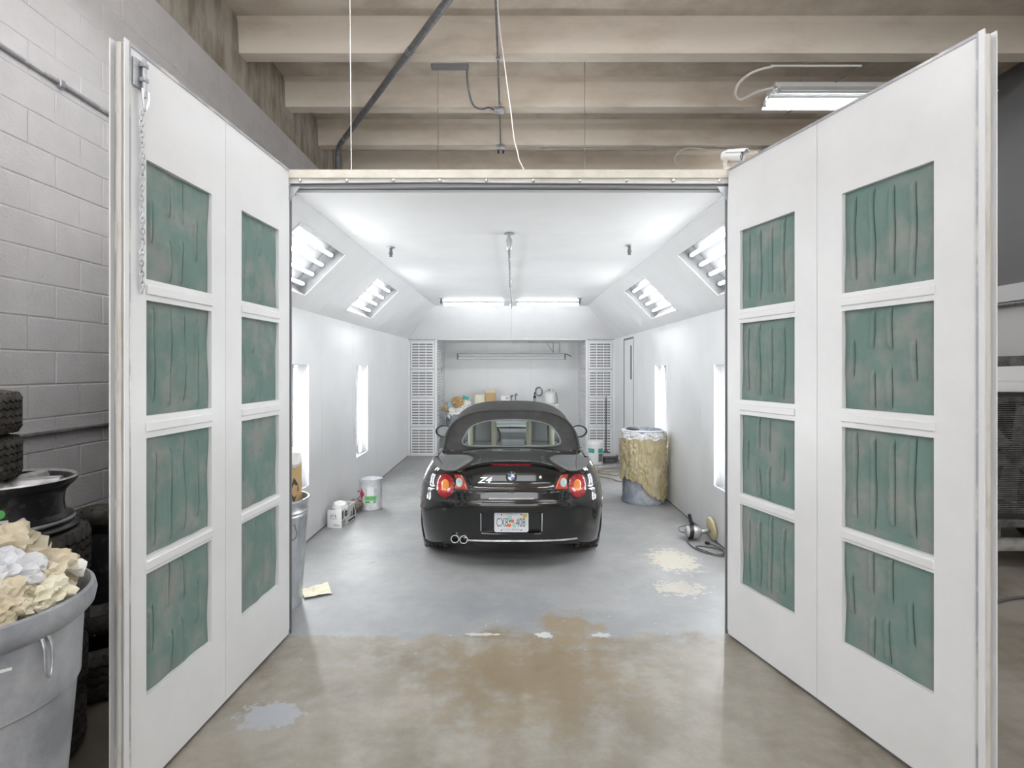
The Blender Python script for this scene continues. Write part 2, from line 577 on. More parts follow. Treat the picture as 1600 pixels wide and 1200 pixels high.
def block_mesh(length):
    g, c, t = 0.0025, 0.006, 0.06
    y0, y1, z0, z1 = g, length - g, g, 0.2 - g
    vs = [(-t, y0, z0), (-t, y1, z0), (-t, y1, z1), (-t, y0, z1), (-0.0025, y0, z0), (-0.0025, y1, z0), (-0.0025, y1, z1), (-0.0025, y0, z1),
          (0, y0 + c, z0 + c), (0, y1 - c, z0 + c), (0, y1 - c, z1 - c), (0, y0 + c, z1 - c)]
    fs = [(0, 1, 5, 4), (1, 2, 6, 5), (2, 3, 7, 6), (3, 0, 4, 7), (4, 5, 9, 8), (5, 6, 10, 9), (6, 7, 11, 10), (7, 4, 8, 11), (8, 9, 10, 11)]
    return MB().add(vs, fs)


cells = []
for k in range(-1, 23):
    z = 0.1 + 0.2 * k
    off = 3.5 if k % 2 == 0 else 3.7
    for j in range(-8, 26):
        y = off + 0.4 * j - 0.4 * 5
        zz0, zz1 = max(z, 0.0), min(z + 0.2, 4.69)
        if zz1 - zz0 < 0.05 or y < 0.7 or y > 10.5:
            continue
        px, py = CX + F * XL / (y + 0.2), CY - F * (z + 0.1 - HC) / (y + 0.2)
        top = 70 + (px - 190) * 0.78          # upper edge of the open door in front of this wall
        vis = (-40 < px < 195 and -60 < py < 1000) or (px >= 195 and -60 < py < top + 25 and px < 520)
        cells.append((vis and zz1 - zz0 > 0.19, 1.0 / (y + 0.2), y, z, zz0, zz1))
cells.sort(key=lambda c: (-c[0], -c[1]))
bmsh = block_mesh(0.4).mesh('block', M['block'], None)
rest = MB()
nb = 0
rng_b = random.Random(3)
for vis, _, y, z, z0, z1 in cells:
    if vis and nb < 290:
        o = link('block', bmsh, wl)
        o.location = (XL + rng_b.uniform(-0.0012, 0.0012), y, z)
        nb += 1
    else:
        rest.box(XL - 0.06, XL, y + 0.005, y + 0.395, z0 + (0.005 if z0 == z else 0), z1 - 0.005)
ro = rest.build('block_courses', M['block'], wl, None)
ro['kind'] = 'stuff'
MB().box(XL - 0.27, XL - 0.012, YF, YB, 4.69, ZS).build('tie_beam', M['tie'], wl, None)

wb = MB().box(XL, XR, YB, YB + 0.2, 0, ZS).build('wall_back', M['tie'], None, None)
tag(wb, 'concrete wall at the back of the shop behind the booth', 'wall', kind='structure')
wr = MB().box(XR, XR + 0.2, YF, YB, 0, 2.80).build('wall_right', M['wall_white'], None, None)
tag(wr, 'white lower and dark grey upper wall beyond the open door', 'wall', kind='structure')
MB().box(XR, XR + 0.2, YF, YB, 2.80, ZS).build('upper_wall', M['wall_dark'], wr, None)
MB().box(XR - 0.05, XR - 0.001, YF, YB, 2.60, 2.80).build('ledge', M['wall_white'], wr, None)
MB().tube([(XR - 0.045, 1, 2.56), (XR - 0.045, 13.9, 2.56)], 0.022).build('wall_conduit', M['conduit'], wr)
MB().box(XR - 0.02, XR, 1, 13.9, 1.93, 1.945).build('panel_joint', M['joint'], wr, None)
wf = MB().plate([XL - 0.25, XR + 0.2], [0, ZS], [(-2.6, 2.0, 0, 3.9)], 0, 0.2, frame((0, YF, 0), (1, 0, 0), (0, 0, 1))).build('wall_front', M['block'], None, None)
tag(wf, 'block wall with the wide open shop doorway that lets daylight in', 'wall', kind='structure')

# ceiling: slab with concrete joists
ce = MB().box(XL - 0.25, XR + 0.2, YF, YB + 0.2, ZS, ZS + 0.2).build('ceiling', M['slab'], None, None)
tag(ce, 'raw concrete slab ceiling carried by concrete joists', 'ceiling', kind='structure')
jm = MB()
jv = [(0, 0.0), (0.17, 0.0), (0.20, 0.30), (0.235, 0.36), (-0.065, 0.36), (-0.03, 0.30)]
jmx = frame((XL - 0.05, 0, 0), (0, 1, 0), (0, 0, 1))
jm.prism(jv, jmx, 0.0, XR - XL + 0.1)
jmesh = jm.mesh('joist', M['joist'], None)
for k in range(-9, 7):
    o = link('joist', jmesh, ce)
    o.location = (0, 5.88 + 1.21 * k, ZJ)

# ================================================================== THE SETTING: spray booth
BX, BY0, BY1, BZ, CZ = 2.12, 3.94, 11.69, 2.39, 3.013
CXT = BX - (CZ - BZ)              # half width of the flat ceiling
HY = 11.10                        # where the flat ceiling ends
LW = [(5.33, 5.95), (7.77, 8.39)]          # upright wall lamps
LS = [(4.33, 5.53), (6.90, 8.12)]          # lamps in the sloped panels
WZ = (0.565, 1.85)
SV = (0.155, 0.725)                        # lamp span measured up the slope
RT2 = math.sqrt(0.5)
SLEN = (CZ - BZ) / RT2
for side, s in (('left', -1), ('right', 1)):
    sg = (lambda a, b: (-b, -a) if s < 0 else (a, b))
    mx = frame((s * BX, 0, 0), (0, 1, 0), (0, 0, 1))
    holes = [(a, b, *WZ) for a, b in LW]
    door = (9.9, 10.72, 0.0, 2.33)
    if s > 0:
        holes_b = holes + [door]
    else:
        holes_b = holes
    d = sg(0.025, 0.045)
    root = MB().plate([BY0, BY1], [0, BZ], holes_b, d[0], d[1], mx).build('wall_booth_' + side, M['joint'], None, None)
    tag(root, 'white panelled %s side wall inside the spray booth' % side, 'wall', kind='structure')
    ys = [BY0, 5.15, 6.37, 7.59, 8.81, 9.85 if s > 0 else 10.03, BY1]
    for a, b in zip(ys[:-1], ys[1:]):
        d = sg(0.0, 0.03)
        hh = [h for h in holes_b if h[0] > a and h[1] < b]
        MB().plate([a + 0.0012, b - 0.0012], [0.0, BZ], hh, d[0], d[1], mx).build('wall_panel', M['booth'], root, None)
    MB().box(s * BX - 0.006, s * BX + 0.006, BY0, 9.85 if s > 0 else BY1, 0.0, 0.012).build('floor_joint', M['joint'], root, None)
    # sloped panels with the lamp openings
    v = (-s * RT2, 0, RT2)
    mxs = frame((s * BX, 0, BZ), (0, 1, 0), v)
    d = sg(0.0, 0.04)
    rs = MB().prism([(9.0, 0), (BY1, 0), (HY, SLEN), (9.0, SLEN)], mxs, *d).build('ceiling_slope_' + side, M['booth'], None, None)
    tag(rs, 'white sloped panels between the %s booth wall and the booth ceiling' % side, 'ceiling', kind='structure')
    for a, b in ((BY0, 6.2), (6.2, 9.0)):
        hh = [(p, q, *SV) for p, q in LS if a < p < b]
        MB().plate([a + 0.001, b - 0.001], [0, SLEN], hh, d[0], d[1], mxs).build('slope_panel', M['booth'], rs, None)
    # caulked bead along the edge of the ceiling
    rb = random.Random(5 + s)
    y = BY0 + 0.02
    bead = MB()
    pts = []
    while y < HY:
        pts.append((s * CXT + rb.uniform(-0.006, 0.006), y, CZ - 0.003 + rb.uniform(-0.004, 0.003)))
        y += rb.uniform(0.03, 0.09)
    bead.tube(pts, [rb.uniform(0.004, 0.010) for _ in pts], 6).build('caulk_bead', M['booth'], rs)

rc = MB().box(-CXT - 0.03, CXT + 0.03, BY0, HY, CZ + 0.02, CZ + 0.05).build('ceiling_booth', M['joint'], None, None)
tag(rc, 'flat white panelled ceiling inside the spray booth', 'ceiling', kind='structure')
ys = [BY0, 5.17, 6.37, 7.60, 8.80, 10.0, HY]
for a, b in zip(ys[:-1], ys[1:]):
    MB().box(-CXT, CXT, a + 0.0012, b - 0.0012, CZ, CZ + 0.025).build('ceiling_panel', M['booth'], rc, None)
# sloped panel over the extract wall
tb = MB()
mxb = frame((0, BY1, BZ), (1, 0, 0), (0, -(BY1 - HY), CZ - BZ))
lb = math.hypot(BY1 - HY, CZ - BZ)
rbk = tb.prism([(-BX, 0), (-0.0012, 0), (-0.0012, lb), (-CXT, lb)], mxb, -0.04, 0).build('ceiling_slope_back', M['booth'], None, None)
tag(rbk, 'bright sloped panel above the alcove at the far end of the booth', 'ceiling', kind='structure')
MB().prism([(0.0012, 0), (BX, 0), (CXT, lb), (0.0012, lb)], mxb, -0.04, 0).build('slope_panel', M['booth'], rbk, None)
# alcove behind the car
AX, AY = 1.53, 13.0
wa = MB().box(-AX - 0.1, AX + 0.1, AY + 0.02, AY + 0.06, 0, BZ).build('wall_booth_back', M['joint'], None, None)
tag(wa, 'white panelled back wall of the alcove behind the car', 'wall', kind='structure')
for a, b in ((-AX, -0.54), (-0.54, 0.44), (0.44, AX)):
    MB().box(a + 0.001, b - 0.001, AY, AY + 0.025, 0, 2.378).build('wall_panel', M['booth'], wa, None)
MB().box(-AX - 0.02, AX + 0.02, BY1, AY + 0.02, 2.378, 2.41).build('alcove_ceiling', M['booth'], wa, None)
# outer skin of the booth roof
# front wall of the booth with its opening
OX0, OX1, OZ = -1.53, 1.49, 3.042
wfb = MB().plate([-2.3, 2.3], [0, 3.14], [(OX0, OX1, 0, OZ)], -0.06, 0.0, frame((0, 3.88, 0), (1, 0, 0), (0, 0, 1))).build('wall_booth_front', M['door'], None, None)
tag(wfb, 'white front wall of the spray booth around the wide door opening', 'wall', kind='structure')

tr = MB().box(-1.512, 1.474, 3.845, 3.879, 3.084, 3.14).build('trim_1', M['cream'], None, None)
tag(tr, 'cream steel header beam across the top of the booth opening', 'header beam', kind='structure')
MB().box(-1.50, 1.47, 3.855, 3.879, 3.050, 3.084).build('bolt_flange', M['seal'], tr, None)
MB().box(-1.50, 1.47, 3.862, 3.90, 3.026, 3.050).build('track_rail', M['rail_dark'], tr, None)
MB().tube([(-1.49, 3.858, 3.046), (-0.6, 3.856, 3.056), (0.04, 3.857, 3.050), (1.0, 3.858, 3.045), (1.46, 3.858, 3.045)], 0.006).build('rail_lip', M['rail_dark'], tr)
bolt = MB().lathe([(0.0, 0.011), (0.008, 0.010), (0.012, 0.006), (0.014, 0.0)], 10).mesh('bolt', M['chrome'], 40)
for k in range(10):
    o = link('bolt', bolt, tr)
    o.location = (-1.43 + 0.3155 * k, 3.855, 3.068)
    o.rotation_euler = (PI / 2, 0, 0)
for s, x in ((-1, OX0), (1, OX1)):
    MB().box(x - s * 0.030 - 0.006, x - s * 0.030 + 0.006, 3.865, 3.879, 0, 3.03).build('jamb', M['rail_dark'], tr, None)
    g = frame((x - s * 0.02, 3.86, 3.028), (-s, 0, 0), (0, 0, -1))
    MB().prism([(0.005, 0), (0.075, 0), (0.012, 0.095), (0.005, 0.095)], g, -0.004, 0.004).build('gusset', M['galv'], tr, None)

# ------------------------------------------------------------------ booth doors with their filter pads
ROWS = [(2.18, 2.69), (1.595, 2.09), (0.99, 1.50), (0.40, 0.92)]


def pad_mesh(name, w, h, slits, seed):
    """fibre pad: soft surface with slits whose edges curl open; local x across, y up, z towards the viewer"""
    rg = random.Random(seed)
    ph = [rg.uniform(0, 6) for _ in range(12)]
    NU, NV = 84, 44
    # refine columns around the slits so that their edges stay sharp
    us = set(np.linspace(0, 1, NU).round(4))
    for (u, a, b) in slits:
        us |= {round(u + k, 4) for k in (-0.022, -0.014, -0.008, -0.004, 0, 0.004, 0.008, 0.016, 0.028)}
    us = sorted(x for x in us if 0 <= x <= 1)
    rows = []
    for j in range(NV + 1):
        vv = j / NV
        row = []
        for uu in us:
            z = 0.004 * math.sin(6.3 * uu + ph[0]) * math.sin(5.1 * vv + ph[1]) + 0.0025 * math.sin(17 * uu + 9 * vv + ph[2])
            for i, (u, a, b) in enumerate(slits):
                du = uu - u - 0.006 * math.sin(9 * vv + ph[3 + i % 6])
                e = sstep(vv, a - 0.015, a + 0.03) * (1 - sstep(vv, b - 0.03, b + 0.015))
                z -= e * 0.022 * math.exp(-(du / 0.006) ** 2)
                z += e * 0.011 * math.exp(-((du + 0.035) / 0.03) ** 2) + e * 0.003 * math.exp(-((du - 0.04) / 0.03) ** 2)
            ed = min(uu, 1 - uu, vv, 1 - vv)
            z -= 0.006 * math.exp(-ed / 0.03)
            row.append((uu * w, vv * h, z))
        rows.append(row)
    return MB().grid(rows).mesh(name, M['filter'], 60)


def slits4(seed):
    r = random.Random(seed)
    return [(u + r.uniform(-.012, .012), r.uniform(0.05, 0.17), r.uniform(0.84, 0.97)) for u in (0.15, 0.37, 0.58, 0.81)]


def slitsH(seed):
    r = random.Random(seed)
    return [(0.14 + r.uniform(-.02, .02), 0.33, 0.68), (0.37 + r.uniform(-.02, .02), 0.61, 0.97), (0.57 + r.uniform(-.02, .02), 0.60, 0.97),
            (0.36 + r.uniform(-.02, .02), 0.03, 0.37), (0.56 + r.uniform(-.02, .02), 0.04, 0.41), (0.80 + r.uniform(-.02, .02), 0.30, 0.66)]


PADS = {}
for k in range(3):
    PADS['4%d' % k] = pad_mesh('filter_pad', 1.0 * 0.5, 0.52, slits4(20 + k), 40 + k)
    PADS['H%d' % k] = pad_mesh('filter_pad', 1.0 * 0.5, 0.52, slitsH(30 + k), 50 + k)


def booth_door(name, label, hinge, slope, length, seam, cols, pats, s):
    """s=-1 left leaf, +1 right leaf; local u runs from the hinge to the free edge"""
    u = Vector((s * slope, -1, 0)).normalized()
    mx = frame(hinge, u, (0, 0, 1))
    T = 0.055
    rg = (lambda a, b: (a, b) if s < 0 else (-b, -a))     # depth measured behind the visible face
    root = thing(name, label, 'door', kind='structure')
    Z0, Z1 = 0.02, 3.12
    n = 0
    for pi, ((a, b), (c0, c1)) in enumerate(zip(((0.004, seam - 0.0015), (seam + 0.0015, length)), cols)):
        holes = [(c0, c1, z0, z1) for z0, z1 in ROWS]
        p = MB().plate([a, b], [Z0, Z1], holes, *rg(0, T), mx).build('door_panel', M['door'], root, None)
        MB().box(c0 - 0.02, c1 + 0.02, ROWS[3][0] - 0.02, ROWS[0][1] + 0.02, *rg(T - 0.012, T + 0.004), mx).build('backing_mesh', M['filter_dark'], p, None)
        for k in range(3):
            zc = (ROWS[k][0] + ROWS[k + 1][1]) / 2
            MB().rbox(c0 - 0.004, c1 + 0.004, zc - 0.021, zc + 0.021, *rg(-0.007, 0.006), 0.004, 1, mx).build('retainer_bar', M['door'], p, None)
        for k, (z0, z1) in enumerate(ROWS):
            o = link('filter_pad', PADS[pats[pi][k]], p)
            w = c1 - c0
            if s < 0:      # visible face looks along -w: run local x backwards so that z points out
                m2 = mx @ frame((c1, z0, 0.016), (-1, 0, 0), (0, 1, 0))
            else:
                m2 = mx @ frame((c0, z0, -0.016), (1, 0, 0), (0, 1, 0))
            o.matrix_local = m2 @ Matrix.Diagonal(((w) / 0.5, (z1 - z0) / 0.52, 1, 1))
            n += 1
    MB().box(length - 0.002, length + 0.006, Z0, Z1 + 0.01, *rg(-0.006, T + 0.006), mx).build('edge_strip', M['edge_grey'], root, None)
    MB().box(-0.0, length, Z1 - 0.002, Z1 + 0.012, *rg(-0.004, T + 0.004), mx).build('top_cap', M['edge_grey'], root, None)
    sl = []
    d = 0.5 * T if s < 0 else -0.5 * T
    for k in range(25):
        sl.append(mx @ Vector((length + 0.014, Z0 + (Z1 - Z0) * k / 24, d + (0.0015 * math.sin(k * 1.7)))))
    MB().tube(sl, 0.014, 8).build('edge_seal', M['seal'], root)
    for e in (-0.004, T + 0.002):
        q = MB().box(length + 0.004, length + 0.030, Z0, Z1 + 0.015, *rg(e, e + 0.006), mx)
        q.build('edge_flange', M['door'], root, None)
    MB().box(0.0, length, 0.004, Z0, *rg(0.01, T - 0.01), mx).build('bottom_sweep', M['rail_dark'], root, None)
    return root, mx, rg


d1, mxl, rgl = booth_door('door_1', 'open white booth door on the left with green filters and a hanging chain', (-1.492, 3.82, 0), 0.0466, 1.493, 0.775,
                          ((0.148, 0.61), (0.905, 1.392)), (('H0', 'H1', 'H2', '40'), ('H1', '41', '42', 'H2')), -1)
d2, mxr, rgr = booth_door('door_2', 'open white booth door on the right with green filters beside the radiator', (1.453, 3.82, 0), 0.2590, 1.604, 0.775,
                          ((0.125, 0.61), (0.94, 1.425)), (('40', '41', 'H0', '42'), ('41', 'H2', '40', 'H1')), 1)

# chain hanging from a latch plate on the left door
ch = thing('door_chain', 'galvanised chain hanging from a latch plate on the left door', 'chain')
cu = 1.435
MB().rbox(cu - 0.02, cu + 0.045, 2.965, 3.085, -0.010, 0.0, 0.003, 1, mxl).build('latch_plate', M['galv'], ch)
MB().tube([mxl @ Vector((cu + 0.0, 3.09, -0.022)), mxl @ Vector((cu + 0.0, 2.93, -0.022))], 0.009, 10).build('latch_bolt', M['galv'], ch)
for k in range(2):
    MB().rbox(cu - 0.014, cu + 0.014, 3.055 - 0.06 * k, 3.075 - 0.06 * k, -0.034, -0.008, 0.003, 1, mxl).build('bolt_guide', M['galv'], ch)
MB().tube(smooth_path([mxl @ Vector((cu - 0.012, 2.96, -0.03)), mxl @ Vector((cu - 0.014, 2.92, -0.03)), mxl @ Vector((cu, 2.875, -0.025)), mxl @ Vector((cu + 0.012, 2.92, -0.025)), mxl @ Vector((cu + 0.010, 2.965, -0.02))]), 0.0045, 8).build('snap_hook', M['steel'], ch)
lk = MB()
pts = []
for k in range(14):
    an = 2 * PI * k / 14
    pts.append((0.0075 * math.cos(an), 0, 0.0145 * math.sin(an)))
linkm = lk.tube(pts, 0.0027, 6, closed=True).mesh('chain_link', M['galv'], 60)
z = 2.868
for k in range(34):
    o = link('chain_link', linkm, ch)
    o.location = mxl @ Vector((cu + 0.004 * math.sin(k * 0.5), z, -0.012))
    o.rotation_euler = (0.15 * math.sin(k), 0, (PI / 2 if k % 2 else 0) + 0.6 + 0.2 * math.sin(k * 2.1))
    z -= 0.0225

# ------------------------------------------------------------------ extract grilles at the far end


def grille_mesh():
    W_, H_ = 0.50, 0.565
    holes = []
    for r in range(9):
        v = 0.040 + r * 0.0555
        for g in range(3):
            for q in range(5):
                u = 0.034 + g * 0.150 + q * 0.0265
                holes.append((u, u + 0.0205, v, v + 0.027))
    return MB().plate([0, W_], [0, H_], holes, -0.012, 0, None).mesh('grille_panel', M['booth'], None)


GR = grille_mesh()


def grille_column(label, mx, widths):
    root = thing('filter_grille', label, 'filter grille', group='extract filter grilles at the far end of the booth')
    tot = sum(widths) + 0.045 * (len(widths) + 1)
    holes, u = [], 0.045
    for w in widths:
        holes += [(u, u + w, 0.012 + 0.59 * k, 0.012 + 0.59 * k + 0.578) for k in range(4)]
        u += w + 0.045
    MB().plate([0, tot], [0, 2.378], holes, -0.04, 0.0, mx).build('frame', M['booth'], root, None)
    MB().box(0.01, tot - 0.01, 0.01, 2.36, -0.06, -0.045, mx).build('filter_media', M['filter_dark'], root, None)
    for (a, b, c, d) in holes:
        o = link('grille_panel', GR, root)
        o.matrix_local = mx @ Matrix.Translation((a + 0.007, c + 0.006, -0.006)) @ Matrix.Diagonal(((b - a - 0.014) / 0.5, 0.566 / 0.565, 1, 1))
    return root


grille_column('slotted white filter grilles facing out on the left of the alcove', frame((-BX + 0.001, BY1, 0), (1, 0, 0), (0, 0, 1)), [0.50])
grille_column('slotted white filter grilles facing out on the right, behind the pole', frame((AX, BY1, 0), (1, 0, 0), (0, 0, 1)), [0.50])
grille_column('grilles on the left side return of the alcove, above the blue bin', frame((-AX, BY1 + 0.062, 0), (0, 1, 0), (0, 0, 1)), [0.55, 0.55])
grille_column('grilles on the right side return of the alcove, behind the car mirror', frame((AX, AY - 0.002, 0), (0, -1, 0), (0, 0, 1)), [0.55, 0.55])

# ------------------------------------------------------------------ lamps of the booth


def booth_lamp(name, label, mx, ext, tubes, along_u, group, sign):
    """recessed lamp: local x,y in the wall plane, local z*sign into the room; ext=(u0,u1,v0,v1)"""
    u0, u1, v0, v1 = ext
    root = thing(name, label, 'light', group=group)
    dz = (lambda a, b: (a, b) if sign > 0 else (-b, -a))
    D_ = 0.16
    bx = MB()
    t = 0.006
    bx.box(u0, u1, v0, v1, *dz(-D_, -D_ + t), mx)
    ring = MB().plate([u0, u1], [v0, v1], [(u0 + t, u1 - t, v0 + t, v1 - t)], *dz(-D_ + t, -0.002), mx)
    bx.add(ring.v, ring.f)
    bx.build('housing', M['reflector'], root, None)
    MB().plate([u0 - 0.012, u1 + 0.012], [v0 - 0.012, v1 + 0.012], [(u0 + 0.012, u1 - 0.012, v0 + 0.012, v1 - 0.012)], *dz(0.0, 0.005), mx).build('frame', M['booth'], root, None)
    MB().box(u0 + 0.004, u1 - 0.004, v0 + 0.004, v1 - 0.004, *dz(-0.008, -0.004), mx).build('pane', M['pane'], root, None)
    for i in range(tubes):
        f = (0.14 + 0.68 * i / (tubes - 1)) if along_u else (i + 0.5) / (tubes + 0.35)
        if along_u:
            p = (u0 + 0.05, v0 + (v1 - v0) * f), (u1 - 0.05, v0 + (v1 - v0) * f)
        else:
            p = (u0 + (u1 - u0) * f, v0 + 0.05), (u0 + (u1 - u0) * f, v1 - 0.05)
        zz = (-0.080 if along_u else -0.048) * sign
        P = [mx @ Vector((a, b, zz)) for a, b in p]
        MB().tube(P, 0.016, 10).build('tube', M['tube_slope'] if along_u else M['tube'], root)
        for q, e in ((P[0], P[0] + (P[0] - P[1]).normalized() * 0.03), (P[1], P[1] + (P[1] - P[0]).normalized() * 0.03)):
            MB().tube([q, e], 0.018, 10).build('lamp_holder', M['white'], root)
    sc = MB().lathe([(0, 0.004), (0.005, 0.003), (0.006, 0)], 8)
    for a in (u0 + 0.0, u1 - 0.0):
        for b in (v0 + 0.02, v1 - 0.02):
            o = link('screw', sc.mesh('screw', M['steel'], 40), root)
            o.matrix_local = mx @ Matrix.Translation((a, b, 0.005 * sign)) @ Matrix.Diagonal((1, 1, sign, 1))
    return root


for side, s in (('left', -1), ('right', 1)):
    mx = frame((s * BX, 0, 0), (0, 1, 0), (0, 0, 1))
    for (a, b), w in zip(LW, (('near the steel trash can', 'beside the open door edge'), ('above the paint bucket', 'above the paper-wrapped drum'))):
        booth_lamp('wall_lamp', 'tall upright lit lamp window in the %s booth wall %s' % (side, w[0 if s < 0 else 1]), mx, (a, b, *WZ), 2, False, 'upright lamp windows in the booth walls', -s)
    mxs = frame((s * BX, 0, BZ), (0, 1, 0), (-s * RT2, 0, RT2))
    for (a, b), w in zip(LS, ('large lit four-tube lamp in the %s ceiling slope, nearest the opening', 'smaller-looking lit four-tube lamp in the %s ceiling slope, farther back')):
        booth_lamp('slope_lamp', w % side, mxs, (a, b, *SV), 4, True, 'lamps in the sloped ceiling panels', -s)

for lab, a, b in (('lit fluorescent strip at the end of the booth ceiling, left of the pipe', -1.25, -0.13), ('lit fluorescent strip at the end of the booth ceiling, right of the pipe', 0.10, 1.24)):
    root = thing('strip_lamp', lab, 'light', (0, 10.42, CZ), group='strip lamps at the end of the ceiling')
    MB().rbox(a, b, -0.05, 0.05, -0.03, -0.001, 0.006, 1).build('batten', M['lamp_white'], root)
    MB().tube([(a + 0.02, 0, -0.055), (b - 0.02, 0, -0.055)], 0.019, 12).build('tube', M['tube_strip'], root)
    for x in (a + 0.008, b - 0.008):
        MB().rbox(x - 0.012, x + 0.012, -0.02, 0.02, -0.078, -0.028, 0.003, 1).build('lamp_holder', M['white'], root)

# ------------------------------------------------------------------ personnel door in the right booth wall
pd = thing('door_3', 'white flush door with a black slot window near the far grilles', 'door', kind='structure')
MB().box(BX + 0.004, BX + 0.034, 9.915, 10.705, 0.012, 2.315).build('leaf', M['booth'], pd, None)
MB().plate([9.885, 10.735], [0, 2.345], [(9.912, 10.708, 0, 2.318)], -0.004, 0.03, frame((BX, 0, 0), (0, 1, 0), (0, 0, 1))).build('door_frame', M['joint'], pd, None)
MB().rbox(BX - 0.006, BX + 0.008, 10.05, 10.135, 1.60, 2.20, 0.003, 1).build('slot_window', M['rail_dark'], pd)


# ================================================================== THE CAR
# local frame: origin on the floor under the rear bumper, +y forwards, x to the right
car = thing('car', 'glossy black convertible with a closed dark fabric roof parked in the booth', 'car', (0, 5.03, 0))

hw = pchip([(0.10, 0.83), (0.20, 0.862), (0.346, 0.880), (0.561, 0.886), (0.68, 0.876), (0.777, 0.848), (0.85, 0.815), (0.906, 0.782), (0.97, 0.735), (1.06, 0.65)])
rear = pchip([(0.15, 0.13), (0.20, 0.095), (0.25, 0.065), (0.33, 0.035), (0.48, 0.012), (0.575, 0.0), (0.595, 0.002), (0.62, 0.016), (0.66, 0.026), (0.695, 0.030), (0.705, 0.052), (0.75, 0.074),
              (0.80, 0.088), (0.86, 0.092), (0.91, 0.080), (0.945, 0.055), (0.965, 0.040), (0.975, 0.042)])
lipz = pchip([(0, 0.972), (0.15, 0.968), (0.26, 0.955), (0.36, 0.928), (0.45, 0.896), (0.53, 0.872), (0.62, 0.862), (0.72, 0.868), (0.85, 0.88)])
LY, NP = 0.70, 3.0


def fy_of(fx):
    return 1 - (1 - min(fx, 1.0) ** NP) ** (1 / NP)


def deckz(x, y):
    x = abs(x)
    flat = 0.992 - 0.045 * (x / 0.74) ** 2
    return lipz(x) + (flat - lipz(x)) * sstep(y, 0.06, 0.62)


def rear_y(x, z, recess=True):
    """surface of the rear end at lateral position x and height z"""
    x = abs(x)
    lz = max(lipz(min(x, 0.62)), 0.75)
    zz = z if z < 0.70 else 0.70 + (z - 0.70) * (0.272 / (lz - 0.70))
    fx = min(x / hw(z), 0.999)
    fy = fy_of(fx)
    y = rear(min(zz, 0.975)) * (1 - fy) + fy * LY
    if recess:
        e = (1 - sstep(x, 0.262, 0.276)) * sstep(z, 0.328, 0.342) * (1 - sstep(z, 0.508, 0.520))
        y += 0.042 * e
    return y


FX = list(np.arange(0, 0.92, 0.0125)) + [0.925, 0.94, 0.953, 0.965, 0.975, 0.983, 0.990, 0.995, 0.998]
SY = list(np.arange(LY + 0.02, 3.20, 0.03))
NXN = list(np.linspace(1.0, 0.0, 30))
NR = 66
zs_side = pchip([(0.72, 0.947), (0.95, 0.947), (1.5, 0.935), (2.4, 0.925), (3.0, 0.925), (3.3, 0.905), (3.7, 0.84), (4.1, 0.70)])
nose = pchip([(0.15, 0.08), (0.25, 0.03), (0.45, 0.0), (0.6, 0.03), (0.7, 0.10), (0.9, 0.25)])


def column(kind, val):
    """one column of body points from the sill to the shoulder, right-hand side"""
    pts = []
    if kind == 'rear':
        fx = val
        zb = 0.245 - 0.065 * sstep(fx, 0.55, 0.9)
        z1 = 0.95
        for _ in range(4):
            x = fx * hw(z1)
            z1 = deckz(x, rear_y(x, z1, False))
        for i in range(NR + 1):
            z = zb + (z1 - zb) * i / NR
            x = fx * hw(z)
            pts.append((x, rear_y(x, z), z))
    elif kind == 'side':
        y = val
        waist = 1 - 0.03 * math.sin(PI * max(y - 1.1, 0) / 2.1) ** 2
        z1 = zs_side(y)
        for i in range(NR + 1):
            z = 0.18 + (z1 - 0.18) * i / NR
            pts.append((hw(z) * waist, y, z))
    else:
        fx = val
        fy = fy_of(fx)
        for i in range(NR + 1):
            z1 = 0.925 - 0.235 * (1 - fy) ** 0.8
            z = 0.18 + (z1 - 0.18) * i / NR
            yn = 4.09 - nose(z)
            pts.append((fx * hw(z), yn * (1 - fy) + fy * 3.2, z))
    return pts


cols = [column('rear', f) for f in FX] + [column('side', y) for y in SY] + [column('nose', f) for f in NXN]
body = MB()
AXL = ((0.76, 0.335), (3.255, 0.335))
for s in (1, -1):
    rows = [[(s * x, y, z) for x, y, z in c] for c in cols]
    vs = []
    for r in rows:
        for (x, y, z) in r:
            if abs(x) > 0.5:
                for (wy, wz) in AXL:
                    dy, dz = y - wy, z - wz
                    dd = math.hypot(dy, dz)
                    if 0.335 < dd < 0.375 and dd > 0:
                        y, z = wy + dy / dd * 0.375, wz + dz / dd * 0.375
            vs.append((x, y, z))
    k = NR + 1
    fs = []
    for i in range(len(rows) - 1):
        for j in range(k - 1):
            q = (i * k + j, (i + 1) * k + j, (i + 1) * k + j + 1, i * k + j + 1)
            cx = sum(abs(vs[a][0]) for a in q) / 4
            cy = sum(vs[a][1] for a in q) / 4
            cz = sum(vs[a][2] for a in q) / 4
            if cx > 0.72 and any(math.hypot(cy - a, cz - b) < 0.365 for a, b in AXL):
                continue
            fs.append(q if s > 0 else tuple(reversed(q)))
    body.add(vs, fs)
# rear deck up to the roof
nrear = len(FX)
rows = []
for c in cols[:nrear]:
    x1, y1, z1 = c[-1]
    if y1 > 0.70:
        break
    rows.append([(x1 * t, y1, deckz(x1 * t, y1) + (z1 - deckz(x1, y1)) * abs(t) ** 3) for t in np.linspace(-1, 1, 41)])
for yy in (0.74, 0.78, 0.81):
    x1 = hw(zs_side(yy))
    rows.append([(x1 * t, yy, deckz(x1 * t, yy) + (zs_side(yy) - deckz(x1, yy)) * abs(t) ** 3) for t in np.linspace(-1, 1, 41)])
body.grid(rows)
